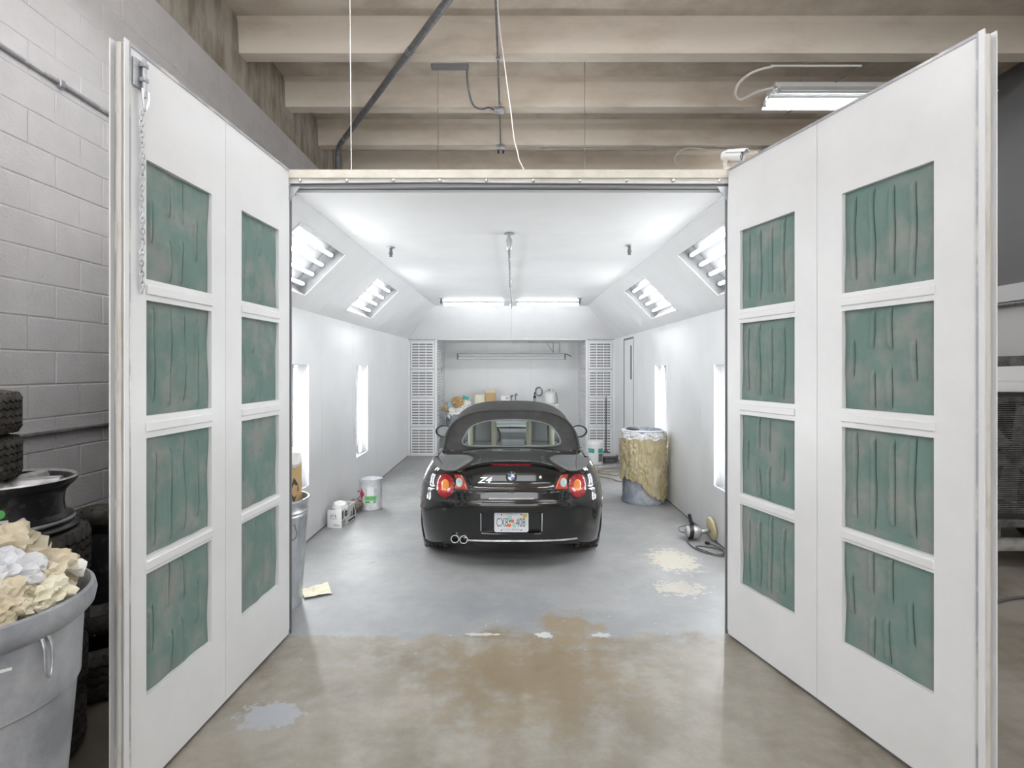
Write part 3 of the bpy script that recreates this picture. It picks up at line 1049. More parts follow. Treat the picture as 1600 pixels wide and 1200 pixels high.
# bonnet
rows = []
for c in cols[nrear:]:
    x1, y1, z1 = c[-1]
    if y1 < 2.72:
        continue
    cr = 0.075 * sstep(x1, 0.0, 0.5)
    rows.append([(x1 * t, y1, z1 + cr * (1 - t * t)) for t in np.linspace(-1, 1, 25)])
body.grid(rows)
# shoulder strips beside the cabin
for s in (1, -1):
    rows = []
    for c in cols[nrear - 3:nrear + len(SY)]:
        x1, y1, z1 = c[-1]
        if y1 > 2.8:
            break
        rows.append([(s * x1, y1, z1), (s * (x1 - 0.04), y1, z1 + 0.012), (s * (x1 - 0.075), y1, z1 - 0.02)])
    body.grid(rows, flip=s > 0)
bo = body.build('body', M['paint'], car, 50)

und = MB().box(-0.62, 0.62, 0.16, 3.95, 0.20, 0.23)
und.build('underbody', M['black'], car, None)
for wy, _ in AXL:
    for s in (-1, 1):
        MB().lathe([(0.40, 0), (0.40, 0.28)], 20, frame((s * 0.56, wy, 0.335), (0, 1, 0), (0, 0, 1)) @ Matrix.Diagonal((1, 1, s, 1)), a0=0.0, a1=PI).build('wheel_well', M['black'], car)

# lower valance between the exhausts and the right wheel
val = MB()
rows = []
for x in np.linspace(-0.40, 0.60, 40):
    y = rear_y(x, 0.25, False)
    rows.append([(x, y + 0.004, 0.268), (x, y - 0.012, 0.262), (x, y - 0.014, 0.250), (x, y + 0.01, 0.243)])
val.grid(rows).build('valance_trim', M['rim_dust'], car, 30)
rows = []
for x in np.linspace(-0.62, 0.66, 40):
    y = rear_y(x, 0.22, False)
    rows.append([(x, y + 0.02, 0.246), (x, y + 0.03, 0.215), (x, y + 0.10, 0.20), (x, y + 0.3, 0.20)])
val = MB().grid(rows).build('diffuser', M['black'], car, 40)


def patch(outline, off, thick=0.012, rings=5, recess=False):
    """closed shell that follows the rear surface; outline in (x, z), standing off by off"""
    cx = sum(p[0] for p in outline) / len(outline)
    cz = sum(p[1] for p in outline) / len(outline)
    n = len(outline)
    vs = [(cx, rear_y(cx, cz, recess) - off, cz)]
    fs = []
    for r in range(1, rings + 1):
        t = r / rings
        edge = 0.35 * off if r == rings else 0
        for (x, z) in outline:
            X, Z = cx + (x - cx) * t, cz + (z - cz) * t
            vs.append((X, rear_y(X, Z, recess) - off + edge, Z))
    for (x, z) in outline:
        vs.append((x, rear_y(x, z, recess) - off + thick, z))
    for j in range(n):
        j2 = (j + 1) % n
        fs.append((0, 1 + j, 1 + j2))
        for r in range(rings):
            a, b = 1 + r * n, 1 + (r + 1) * n
            fs.append((a + j, b + j, b + j2, a + j2))
    return MB().add(vs, fs)


def ell(cx, cz, rx, rz, n=32, p=2.0):
    return [(cx + rx * math.copysign(abs(math.cos(a)) ** (2 / p), math.cos(a)), cz + rz * math.copysign(abs(math.sin(a)) ** (2 / p), math.sin(a))) for a in (2 * PI * i / n for i in range(n))]


def rpoly(pts, r=0.012, k=4):
    """polygon with rounded corners"""
    out = []
    n = len(pts)
    for i in range(n):
        p0, p1, p2 = Vector(pts[i - 1]), Vector(pts[i]), Vector(pts[(i + 1) % n])
        a = p1 + (p0 - p1).normalized() * r
        b = p1 + (p2 - p1).normalized() * r
        for j in range(k + 1):
            t = j / k
            q = (1 - t) ** 2 * a + 2 * t * (1 - t) * p1 + t * t * b
            out.append((q.x, q.y))
    return out


def seam_line(pts, name='shut_line', r=0.0028, m='black', off=0.0):
    P = smooth_path([(x, 0, z) for x, z in pts], 6)
    MB().tube([(p.x, rear_y(p.x, p.z) - off, p.z) for p in P], r, 6).build(name, M[m], car)


for s in (-1, 1):
    lamp_o = rpoly([(s * 0.700, 0.735), (s * 0.685, 0.80), (s * 0.640, 0.852), (s * 0.56, 0.858), (s * 0.445, 0.850), (s * 0.415, 0.80), (s * 0.376, 0.703), (s * 0.50, 0.697), (s * 0.545, 0.645), (s * 0.600, 0.622), (s * 0.66, 0.650)], 0.02)
    tl = patch(lamp_o, 0.006).build('tail_lamp', M['black'], car, 40)
    patch(ell(s * 0.602, 0.737, 0.084, 0.100), 0.016, rings=6).build('red_lens', M['red_lens'], tl, 50)
    patch(ell(s * 0.600, 0.742, 0.038, 0.045, 24), 0.026, rings=4).build('amber_lens', M['amber_lens'], tl, 50)
    patch(rpoly([(s * 0.520, 0.838), (s * 0.452, 0.836), (s * 0.428, 0.800), (s * 0.390, 0.716), (s * 0.512, 0.714), (s * 0.498, 0.78)], 0.01), 0.014).build('indicator_lens', M['orange_lens'], tl, 50)
    patch(ell(s * 0.470, 0.768, 0.031, 0.040, 24), 0.022, rings=4).build('reverse_lens', M['clear_lens'], tl, 50)
    # boot lid, bumper and fuel-flap joints
    seam_line([(s * 0.37, 0.700), (s * 0.395, 0.74), (s * 0.425, 0.80), (s * 0.452, 0.852), (s * 0.47, 0.875)])
    seam_line([(s * 0.70, 0.728), (s * 0.76, 0.728), (s * 0.82, 0.735), (s * 0.842, 0.738)])
    rf = patch(rpoly([(s * 0.845, 0.50), (s * 0.862, 0.50), (s * 0.862, 0.59), (s * 0.845, 0.59)], 0.005), 0.004)
    rf.build('side_reflector', M['red_lens'], car, 40)
    P = [(s * 0.60, 0.2, 0), (s * 0.61, 0.35, 0), (s * 0.635, 0.5, 0), (s * 0.655, 0.66, 0), (s * 0.665, 0.76, 0)]
    MB().tube([(p.x, p.y, deckz(p.x, p.y) - 0.0005) for p in smooth_path(P, 6)], 0.003, 6).build('shut_line', M['black'], car)
seam_line([(-0.37, 0.700), (-0.2, 0.700), (0, 0.700), (0.2, 0.700), (0.37, 0.700)], r=0.004)
# highlight line under the boot lid, put in as a chrome strip
rows = [[(x, rear_y(x, z, False) - o, z) for z, o in ((0.634, 0.0), (0.640, 0.004), (0.646, 0.0))] for x in np.linspace(-0.2, 0.2, 20)]
MB().grid(rows).build('bumper_highlight', M['chrome'], car, 40)
bl = patch(rpoly([(-0.185, 0.948), (0.185, 0.948), (0.165, 0.924), (-0.165, 0.924)], 0.008), 0.012, rings=3).build('brake_lamp', M['red_lens'], car, 40)

# badges
yb = rear_y(0, 0.82) - 0.004
bm = frame((0, yb, 0.82), (1, 0, 0), (0, 0.10, 1))
bd = MB().lathe([(0, 0.0), (0.047, 0.0), (0.049, 0.003), (0.049, -0.006)], 40, bm).build('badge', M['black'], car, 40)
MB().lathe([(0.0475, 0.0025), (0.049, 0.005), (0.0505, 0.0025), (0.050, -0.004)], 40, bm).build('badge_ring', M['chrome'], bd, 40)
MB().lathe([(0.029, 0.0015), (0.0305, 0.0035), (0.032, 0.0015)], 40, bm).build('inner_ring', M['chrome'], bd, 40)
for q in range(4):
    MB().lathe([(0.0, 0.0022), (0.029, 0.0022)], 10, bm, a0=q * PI / 2, a1=(q + 1) * PI / 2).build('badge_quarter', M['white'] if q % 2 == 0 else M['blue'], bd, None)
text('B', 0.017, M['white'], 'badge_letter', bd, bm @ frame((-0.027, 0.0295, 0.003), (0.74, 0.67, 0), (-0.67, 0.74, 0)))
text('M', 0.017, M['white'], 'badge_letter', bd, bm @ frame((0, 0.0395, 0.003), (1, 0, 0), (0, 1, 0)))
text('W', 0.017, M['white'], 'badge_letter', bd, bm @ frame((0.027, 0.0295, 0.003), (0.74, -0.67, 0), (0.67, 0.74, 0)))
text('Z4', 0.074, M['chrome'], 'model_badge', car, frame((-0.245, rear_y(-0.245, 0.79) - 0.005, 0.79), (1, 0, 0), (0, 0.12, 1)), 0.003, 0.35, 1.35)
MB().lathe([(0, 0.004), (0.013, 0.003), (0.015, 0.0)], 20, frame((0.262, rear_y(0.262, 0.815), 0.815), (1, 0, 0), (0, 0, 1))).build('boot_lock', M['chrome'], car, 40)

# licence plate
pl = thing('licence_plate', 'white licence plate reading CX8 408 on the rear bumper', 'plate')
del pl['category'], pl['label']
pl.parent = car
pl.name = 'licence_plate'
pmx = frame((0, rear_y(0, 0.42) - 0.012, 0.424), (1, 0, 0), (0, 0, 1))
MB().prism(rpoly([(-0.1525, -0.089), (0.1525, -0.089), (0.1525, 0.089), (-0.1525, 0.089)], 0.022), pmx, -0.003, 0.0).build('plate_blank', M['plate_white'], pl, None)
rim = MB()
rp = rpoly([(-0.148, -0.0845), (0.148, -0.0845), (0.148, 0.0845), (-0.148, 0.0845)], 0.02)
rim.tube([pmx @ Vector((u, v, 0)) for u, v in rp], 0.0022, 6, closed=True).build('plate_rim', M['plate_white'], pl)
text('CX8', 0.112, M['plate_ink'], 'plate_number', pl, pmx @ frame((-0.082, -0.004, 0.001), (1, 0, 0), (0, 1, 0)), 0.001, 0, 0.50)
text('408', 0.112, M['plate_ink'], 'plate_number', pl, pmx @ frame((0.083, -0.006, 0.001), (1, 0, 0), (0, 1, 0)), 0.001, 0, 0.50)
for i, c in enumerate('PALM BEACH'):
    if c != ' ':
        text(c, 0.020, M[('green_ink', 'plate_ink', 'pink_ink')[(i * 2) % 3 if i != 2 else 2]], 'county_letter', pl, pmx @ frame((-0.066 + 0.0147 * i, -0.066, 0.001), (1, 0, 0), (0, 1, 0)))
text('MYFLORIDA.COM', 0.013, M['print_grey'], 'state_line', pl, pmx @ frame((0, 0.066, 0.001), (1, 0, 0), (0, 1, 0)))
MB().prism([(0.098, 0.036), (0.140, 0.036), (0.140, 0.074), (0.098, 0.074)], pmx, 0.0003, 0.0012).build('year_sticker', M['yellow'], pl, None)
text('02', 0.020, M['green_ink'], 'sticker_number', pl, pmx @ frame((0.119, 0.055, 0.0015), (1, 0, 0), (0, 1, 0)))
MB().prism([(-0.035, 0.055), (0.0, 0.06), (0.012, 0.01), (-0.01, -0.01), (-0.03, 0.02)], pmx, 0.0002, 0.0005).build('state_map', M['plate_green'], pl, None)
MB().prism([(0.012, -0.005), (0.04, 0.0), (0.042, -0.045), (0.02, -0.055), (0.006, -0.03)], pmx, 0.0002, 0.0005).build('state_map', M['plate_green'], pl, None)
for (u, v, r) in ((0.009, 0.010, 0.016), (-0.017, -0.027, 0.017)):
    MB().lathe([(0, 0.0016), (r, 0.0014), (r, 0)], 20, pmx @ Matrix.Translation((u, v, 0))).build('printed_orange', M['orange_fruit'], pl)
MB().prism([(-0.022, -0.004), (-0.018, 0.020), (-0.004, 0.024), (-0.010, 0.004)], pmx, 0.0003, 0.0013).build('printed_leaf', M['green_ink'], pl, None)
MB().prism([(-0.002, -0.015), (0.004, -0.006), (0.010, -0.024), (0.002, -0.032)], pmx, 0.0003, 0.0013).build('printed_blossom', M['yellow'], pl, None)
for u in (-0.088, 0.088):
    for v in (0.068, -0.070):
        MB().lathe([(0, 0.005), (0.005, 0.004), (0.0065, 0.0)], 10, pmx @ Matrix.Translation((u, v, 0))).build('plate_screw', M['print'], pl)
for s in (-1, 1):     # highlights down the plate recess sides, put in as chrome tubes
    P = [(s * 0.271, z) for z in np.linspace(0.35, 0.515, 8)]
    MB().tube([(x - s * 0.0, rear_y(0.2, z, False) + 0.002, z) for x, z in P], 0.0045, 6).build('recess_highlight', M['chrome'], car)

# exhaust
for x in (-0.505, -0.425):
    e = MB().lathe([(0.030, 0.10), (0.037, 0.10), (0.0405, 0.09), (0.0405, -0.25), (0.034, -0.25), (0.034, 0.095)], 24, frame((x, rear_y(x, 0.27) + 0.06, 0.272), (1, 0, 0), (0, 0, 1))).build('exhaust_pipe', M['chrome'], car, 40)
    MB().lathe([(0, 0.03), (0.0345, 0.03)], 20, frame((x, rear_y(x, 0.27) + 0.06, 0.272), (1, 0, 0), (0, 0, 1))).build('exhaust_bore', M['black'], e, None)

# aerial
MB().tube([(-0.70, 0.42, 0.885), (-0.705, 0.46, 0.945)], [0.012, 0.006], 8).build('aerial_base', M['black'], car)
MB().tube([(-0.705, 0.46, 0.94), (-0.70, 0.60, 1.12)], [0.004, 0.0025], 6).build('aerial', M['black'], car)

# ------------------------------------------------------------------ fabric roof
NT = 3.05


def arch(w, zb, h, a):
    c, s_ = math.cos(a), math.sin(a)
    return w * math.copysign(abs(c) ** (2 / NT), c), zb + h * abs(s_) ** (2 / NT)


AN = [PI * i / 60 for i in range(61)]
ZB = 0.955
lip = []
for a in AN:
    x, z = arch(0.690, ZB, 1.335 - ZB, a)
    lip.append((x, 0.74 + (z - ZB) * 1.22, z))
roof_w = pchip([(0, 0.690), (0.5, 0.690), (1.0, 0.665)])
roof_h = pchip([(0, 1.335), (0.3, 1.385), (0.55, 1.405), (0.8, 1.395), (1.0, 1.360)])
rt = MB()
rows = []
for k in range(25):
    t = k / 24
    row = []
    for i, a in enumerate(AN):
        w_, h_ = roof_w(t), roof_h(t) - ZB
        x, z = arch(w_, ZB, h_, a)
        y = lip[i][1] + (2.25 - lip[i][1]) * t
        bul = 0.012 * math.exp(-(t / 0.05) ** 2)
        row.append((x, y, z - bul * 0.2))
    rows.append(row)
# fabric keeps the whole arch at the back and only its crown above the side windows
fab, gl = MB(), MB()
n = len(AN)
vs = [p for r in rows for p in r]
ff, gf = [], []
for k in range(24):
    for i in range(n - 1):
        q = (k * n + i, k * n + i + 1, (k + 1) * n + i + 1, (k + 1) * n + i)
        cy = sum(vs[a][1] for a in q) / 4
        cz = sum(vs[a][2] for a in q) / 4
        (ff if cz > 1.245 or cy < 1.28 else gf).append(tuple(reversed(q)))
MB().add(vs, ff).build('soft_top', M['fabric'], car, 50)
so = [o for o in car.children if o.name.startswith('soft_top')][0]
gm = MB().add(vs, gf)
gm.build('side_window', M['car_glass'], car, 50)
# rolled rear hem of the roof
MB().tube([(x, y - 0.002, z) for x, y, z in lip], 0.012, 8).build('roof_hem', M['fabric'], so)


def panel_y(x, z):
    return 0.757 + (z - ZB) * 1.16 - 0.05 * (1 - (x / 0.69) ** 2) * (1 - sstep(z, 0.96, 1.2))


def win_outline(n, gx=0.0):
    out = []
    for i in range(n):
        a = 2 * PI * i / n
        c, s_ = math.cos(a), math.sin(a)
        e_ = 3.2 if s_ > 0 else 5.0
        z = 1.122 + (0.118 + gx) * math.copysign(abs(s_) ** (2 / e_), s_)
        x = (0.478 + gx - 0.42 * (z - 1.122)) * math.copysign(abs(c) ** (2 / e_), c)
        out.append((x, z - 0.020 * (x / 0.46) ** 2 * (1 if s_ > 0 else 0.3)))
    return out


NW = 96
win = win_outline(NW)
# outer outline met by a ray from the window centre
outer = []
for (x, z) in win:
    dx, dz = x, z - 1.115
    lo_, hi_ = 0.5, 6.0
    for _ in range(40):
        m_ = (lo_ + hi_) / 2
        X, Z = dx * m_, 1.115 + dz * m_
        ins = Z > ZB + 0.01 and (abs(X) / 0.69) ** NT + (max(Z - ZB, 0) / (1.328 - ZB)) ** NT < 1
        lo_, hi_ = (m_, hi_) if ins else (lo_, m_)
    outer.append((dx * lo_, 1.115 + dz * lo_))
rows = []
for k in range(9):
    t = k / 8
    row = []
    for (a, b), (c, d) in zip(outer + outer[:1], win + win[:1]):
        x, z = a + (c - a) * t, b + (d - b) * t
        row.append((x, panel_y(x, z) + 0.015 * math.sin(PI * t), z))
    rows.append(row)
MB().grid(rows, flip=True).build('rear_panel', M['fabric'], so, 60)
wv = [(0, panel_y(0, 1.12) - 0.004, 1.12)]
wf_ = []
for t in (0.25, 0.5, 0.75, 1.0):
    for (x, z) in win:
        X, Z = x * t, 1.12 + (z - 1.12) * t
        wv.append((X, panel_y(X, Z) - 0.004, Z))
for j in range(NW):
    j2 = (j + 1) % NW
    wf_.append((0, 1 + j, 1 + j2))
    for r in range(3):
        a, b = 1 + r * NW, 1 + (r + 1) * NW
        wf_.append((a + j, b + j, b + j2, a + j2))
MB().add(wv, wf_).build('rear_window', M['car_glass'], car, 60)
MB().tube([(x, panel_y(x, z) - 0.004, z) for x, z in win_outline(NW, 0.004)], 0.0075, 6, closed=True).build('window_seal', M['rail_dark'], so)

# windscreen
rows = []
for t in np.linspace(0, 1, 10):
    y, z = 2.25 + 0.55 * t, 1.360 - 0.39 * t
    w_ = 0.56 + 0.12 * t
    rows.append([(w_ * q, y + 0.10 * (1 - q * q) * (0.4 + 0.6 * t), z - 0.02 * q * q) for q in np.linspace(-1, 1, 15)])
MB().grid(rows).build('windscreen', M['car_glass'], car, 60)
for s in (-1, 1):
    MB().tube([(s * 0.52, 2.26, 1.285), (s * 0.59, 2.5, 1.14), (s * 0.67, 2.82, 0.955)], [0.028, 0.026, 0.03], 8).build('windscreen_pillar', M['black'], car)

# cabin
MB().box(-0.66, 0.66, 0.83, 2.75, 0.24, 0.30).build('cabin_floor', M['seat_grey'], car, None)
MB().box(-0.66, 0.66, 0.81, 0.86, 0.24, 0.93).build('bulkhead', M['seat_grey'], car, None)
MB().rbox(-0.66, 0.66, 0.84, 1.18, 0.86, 0.965, 0.03, 2).build('rear_shelf', M['seat_cream'], car)
MB().rbox(-0.10, 0.14, 0.98, 1.06, 0.95, 1.045, 0.015, 2).build('wind_stop', M['seat_grey'], car)
for s in (-1, 1):
    mxs_ = Matrix.Translation((s * 0.33, 1.42, 0.45)) @ Matrix.Rotation(math.radians(-12), 4, 'X')
    sb = MB().rbox(-0.21, 0.21, -0.06, 0.07, 0.0, 0.52, 0.05, 3, mxs_).build('seat_back', M['seat_grey'], car)
    MB().rbox(-0.10, 0.10, -0.06, 0.05, 0.50, 0.80, 0.045, 3, mxs_).build('headrest', M['seat_grey'], sb)
    for sx in (-0.13, 0.13):
        MB().rbox(sx - 0.03, sx + 0.03, -0.075, 0.05, 0.2, 0.74, 0.02, 2, mxs_).build('seat_trim', M['seat_cream'], sb)
    MB().rbox(s * 0.33 - 0.24, s * 0.33 + 0.24, 1.45, 1.95, 0.34, 0.50, 0.04, 2).build('seat_cushion', M['seat_cream'], car)
    MB().box(s * 0.66, s * 0.70, 1.0, 2.75, 0.3, 0.91).build('door_card', M['seat_cream'], car, None)
MB().rbox(-0.66, 0.66, 2.38, 2.80, 0.80, 0.975, 0.04, 2).build('dashboard', M['seat_grey'], car)
sw = [(-0.33 + 0.185 * math.cos(a), 2.22 - 0.05 * math.sin(a), 0.93 + 0.18 * math.sin(a)) for a in (2 * PI * k / 28 for k in range(28))]
MB().tube(sw, 0.015, 8, closed=True).build('steering_wheel', M['black'], car)
MB().rbox(-0.12, 0.12, 2.22, 2.25, 1.22, 1.285, 0.015, 2).build('cabin_mirror', M['black'], car)

# door mirrors
for s in (-1, 1):
    c = Vector((s * 0.875, 2.40, 0.975))
    vs_ = MB()
    prof = [(0.0, 0.085), (0.05, 0.078), (0.085, 0.05), (0.102, 0.01), (0.103, -0.012), (0.094, -0.018)]
    mm = frame(c, (1, 0, 0), (0, 0, 1)) @ Matrix.Diagonal((1.06, 0.72, -1, 1))
    sh = vs_.lathe(prof, 32, mm).build('door_mirror', M['paint'], car, 50)
    MB().lathe([(0, 0.0), (0.094, 0.0)], 32, frame(c + Vector((0, -0.012, 0)), (1, 0.10 * s, 0), (0.0, -0.03, 1)) @ Matrix.Diagonal((1.06, 0.72, 1, 1))).build('mirror_glass', M['mirror'], sh, None)
    MB().tube([c + Vector((0.106 * math.cos(a), -0.012, 0.073 * math.sin(a))) for a in (2 * PI * k / 32 for k in range(32))], 0.009, 8, closed=True).build('mirror_surround', M['black'], sh)
    MB().tube([(s * 0.80, 2.42, 0.95), (s * 0.70, 2.46, 0.915)], [0.02, 0.03], 10).build('mirror_arm', M['black'], sh)

# wheels
def car_wheel(x, y, s):
    mxw = frame((x, y, 0.335), (0, 1, 0), (0, 0, 1)) @ Matrix.Diagonal((1, 1, s, 1))
    R, w_ = 0.333, 0.112
    prof = [(0.225, -w_ + 0.01), (0.25, -w_), (0.29, -w_ - 0.004), (0.318, -w_ + 0.012), (R - 0.002, -w_ + 0.03)]
    for g in (-0.06, -0.02, 0.02, 0.06):
        prof += [(R, g - 0.007), (R - 0.009, g - 0.005), (R - 0.009, g + 0.005), (R, g + 0.007)]
    prof += [(R - 0.002, w_ - 0.03), (0.318, w_ - 0.012), (0.29, w_ + 0.004), (0.25, w_), (0.225, w_ - 0.01)]
    ty = MB().lathe(prof, 72, mxw).build('tyre', M['rubber'], car, 40)
    tr_ = MB()
    for k in range(60):
        a = 2 * PI * k / 60
        for z0, sk in ((-0.092, 1), (0.086, -1)):
            p = [Vector(((R + 0.001) * math.cos(a + d), (R + 0.001) * math.sin(a + d), z)) for d, z in ((0, z0 - 0.018), (0.03 * sk, z0 + 0.024))]
            tr_.tube([mxw @ q for q in p], 0.0055, 4)
    tb_ = tr_.build('tread_blocks', M['rubber'], ty, 30)
    tb_['kind'] = 'stuff'
    ri = MB().lathe([(0.225, -0.10), (0.215, -0.09), (0.20, 0.0), (0.215, 0.09), (0.228, 0.108), (0.232, 0.10)], 48, mxw).build('rim', M['rim_dust'], car, 40)
    for k in range(5):
        a = 2 * PI * k / 5
        p0 = mxw @ Vector((0.03 * math.cos(a), 0.03 * math.sin(a), 0.085))
        p1 = mxw @ Vector((0.212 * math.cos(a), 0.212 * math.sin(a), 0.095))
        MB().tube([p0, p1], [0.030, 0.024], 8).build('spoke', M['rim_dust'], ri)
    MB().lathe([(0, 0.10), (0.045, 0.098), (0.055, 0.06), (0.055, -0.08), (0, -0.08)], 20, mxw).build('hub', M['rim_dust'], ri)
    return ty


for wy, _ in AXL:
    for s in (-1, 1):
        car_wheel(s * 0.742, wy, s)


# ================================================================== LAMPS OF THE SHOP AND UNSEEN FILL LAMPS
def shop_or_fill_lamp(label, x0, x1, y, z, lit, reflector, group=None, glow='tube_fill'):
    root = thing('shop_or_fill_lamp', label, 'light', (x0, y, z), group=group)
    L_ = x1 - x0
    mxc = frame((0, 0, 0), (0, 1, 0), (0, 0, 1))
    if reflector:
        prof = [(-0.24, -0.10), (-0.235, -0.11), (-0.12, -0.015), (-0.10, 0.045), (0.10, 0.045), (0.12, -0.015), (0.235, -0.11), (0.24, -0.10), (0.125, -0.005), (0.105, 0.055), (-0.105, 0.055), (-0.125, -0.005)]
        rows = [[(x, a, b) for a, b in prof + prof[:1]] for x in np.linspace(0, L_, 3)]
        MB().grid(rows).build('reflector', M['lamp_white'], root, None)
        for x in (0.0, L_ - 0.006):
            MB().prism([(-0.12, -0.015), (0.12, -0.015), (0.10, 0.045), (-0.10, 0.045)], frame((x, 0, 0), (0, 1, 0), (0, 0, 1)), 0, 0.006).build('end_plate', M['lamp_white'], root, None)
        ty = (-0.165, -0.06, 0.06, 0.165)
        tz = (-0.075, -0.03, -0.03, -0.075)
    else:
        MB().rbox(0, L_, -0.05, 0.05, 0.0, 0.05, 0.006, 1).build('batten', M['lamp_white'], root)
        ty, tz = (-0.055, 0.055), (-0.02, -0.02)
    for i, (a, b) in enumerate(zip(ty, tz)):
        MB().tube([(0.03, a, b), (L_ - 0.03, a, b)], 0.019, 12).build('tube', M[glow] if lit[i] else M['tube_off'], root)
        for x in (0.015, L_ - 0.015):
            MB().rbox(x - 0.014, x + 0.014, a - 0.02, a + 0.02, b - 0.024, b + 0.05, 0.004, 1).build('lamp_holder', M['white'], root)
    for x in (0.35, L_ - 0.35):
        MB().tube([(x, 0, 0.05), (x, 0, ZS - z - 0.002)], 0.004, 6).build('hanger', M['steel'], root)
    return root


shop_or_fill_lamp('hanging four-tube shop lamp with one lit tube, above the right door', 2.98, 5.40, 6.55, 4.98, (0, 0, 0, 1), True, None, 'tube_strip')
k = 0
for (x, y, w) in ((-2.3, 3.2, 'over the left booth door, by the block wall'), (1.2, 3.2, 'over the right booth door, on the radiator side'), (-2.3, 0.2, 'above the viewer, by the block wall'), (1.2, 0.2, 'above the viewer, on the radiator side'),
                  (-2.3, -2.8, 'behind the viewer, by the block wall'), (1.2, -2.8, 'behind the viewer, on the radiator side'), (3.4, 9.2, 'beside the booth, above the white lower wall')):  # lamps added out of view to brighten doors, block wall and joists
    shop_or_fill_lamp('added unseen twin-tube fill lamp hung ' + w, x, x + 2.4, y, 4.25 if y == 3.2 else 4.55, (1, 1), False, 'unseen fill lamps added in the shop')
for y, w in ((6.6, 'nearer its opening'), (9.9, 'towards its far end')):  # added below the sight line to brighten the far joists and slab
    shop_or_fill_lamp('added unseen twin-tube fill lamp hung low over the booth roof, ' + w, -1.2, 1.2, y, 3.75, (1, 1), False, 'unseen fill lamps added over the booth roof', 'tube_strip')

# ================================================================== SERVICES UNDER THE SHOP CEILING
c = thing('diagonal_pipe', 'thick dark grey pipe running diagonally under the ceiling joists', 'pipe')
zp = ZJ - 0.045
A_, B_ = Vector((-0.10, 4.2, zp)), Vector((-2.42, 8.10, zp))
pth = [A_, B_] + [B_ + Vector((-0.07, 0.12, -0.02)), B_ + Vector((-0.10, 0.17, -0.10)), B_ + Vector((-0.11, 0.19, -0.25)), B_ + Vector((-0.11, 0.19, -1.5))]
MB().tube([A_] + smooth_path(pth[1:], 5), 0.036, 14).build('pipe_run', M['conduit'], c)
for t in (0.40, 0.955):
    p = A_.lerp(B_, t)
    d_ = (B_ - A_).normalized()
    for e in (-0.025, 0.025):
        MB().tube([p + d_ * (e - 0.008), p + d_ * (e + 0.008)], 0.042, 14).build('coupling', M['galv'], c)

c = thing('conduit', 'thin conduit running back along the joists beside the white string', 'conduit')
MB().tube([(-0.135, 1.0, ZJ - 0.012), (-0.14, 5.9, ZJ - 0.012), (-0.155, 8.30, ZJ - 0.012)], 0.011, 8).build('pipe_run', M['conduit'], c)
for y in (7.12, 8.32):
    MB().rbox(-0.215, -0.095, y - 0.055, y + 0.055, ZJ - 0.06, ZJ - 0.002, 0.008, 2).build('junction_box', M['galv'], c)
for y in (5.95, 7.0):
    MB().rbox(-0.16, -0.115, y - 0.012, y + 0.012, ZJ - 0.026, ZJ - 0.001, 0.004, 1).build('pipe_strap', M['galv'], c)
for x in (-0.19, -0.12):
    MB().tube([(x, 8.36, ZJ - 0.06), (x, 8.36, ZJ - 0.10)], 0.014, 10).build('cable_gland', M['black'], c)

c = thing('ballast_box', 'flat black box under the nearest joist with a curved cable', 'electrical box')
MB().rbox(-0.86, -0.46, 6.07, 6.14, ZJ - 0.045, ZJ - 0.001, 0.006, 1).build('box', M['rail_dark'], c)
MB().tube(smooth_path([(-0.48, 6.12, ZJ - 0.03), (-0.475, 6.25, ZJ - 0.16), (-0.44, 6.5, ZJ - 0.24), (-0.36, 6.8, ZJ - 0.16), (-0.28, 7.0, ZJ - 0.05), (-0.21, 7.12, ZJ - 0.03)]), 0.012, 8).build('cable', M['conduit'], c)

c = thing('joist_conduit', 'thin conduit strapped along a far joist with a looped cable', 'conduit')
YJ3 = 5.88 + 1.21 * 2 + 0.10
MB().tube([(-0.10, YJ3, ZJ - 0.016), (1.5, YJ3, ZJ - 0.014), (3.72, YJ3, ZJ - 0.016)], 0.012, 8).build('pipe_run', M['conduit_tan'], c)
MB().tube(smooth_path([(3.72, YJ3, ZJ - 0.03), (3.0, YJ3 - 0.05, ZJ - 0.06), (2.6, YJ3 - 0.06, ZJ - 0.03), (2.42, YJ3 - 0.06, ZJ - 0.12), (2.40, YJ3 - 0.06, ZJ - 0.24), (2.50, YJ3 - 0.06, ZJ - 0.33), (2.66, YJ3 - 0.06, ZJ - 0.36), (2.72, YJ3 - 0.06, ZJ - 0.44)]), 0.010, 8).build('looped_cable', M['string'], c)
for x in (0.45, 2.1, 3.0):
    MB().rbox(x - 0.014, x + 0.014, YJ3 - 0.022, YJ3 + 0.022, ZJ - 0.032, ZJ - 0.001, 0.004, 1).build('pipe_strap', M['galv'], c)
MB().rbox(3.66, 3.80, YJ3 - 0.05, YJ3 + 0.05, ZJ - 0.075, ZJ - 0.001, 0.008, 1).build('junction_box', M['galv'], c)
MB().tube([(3.76, YJ3 - 0.05, ZJ - 0.04), (4.3, YJ3 - 0.9, ZJ - 0.02), (4.75, YJ3 - 1.6, ZJ - 0.012)], 0.009, 6).build('branch_conduit', M['conduit'], c)

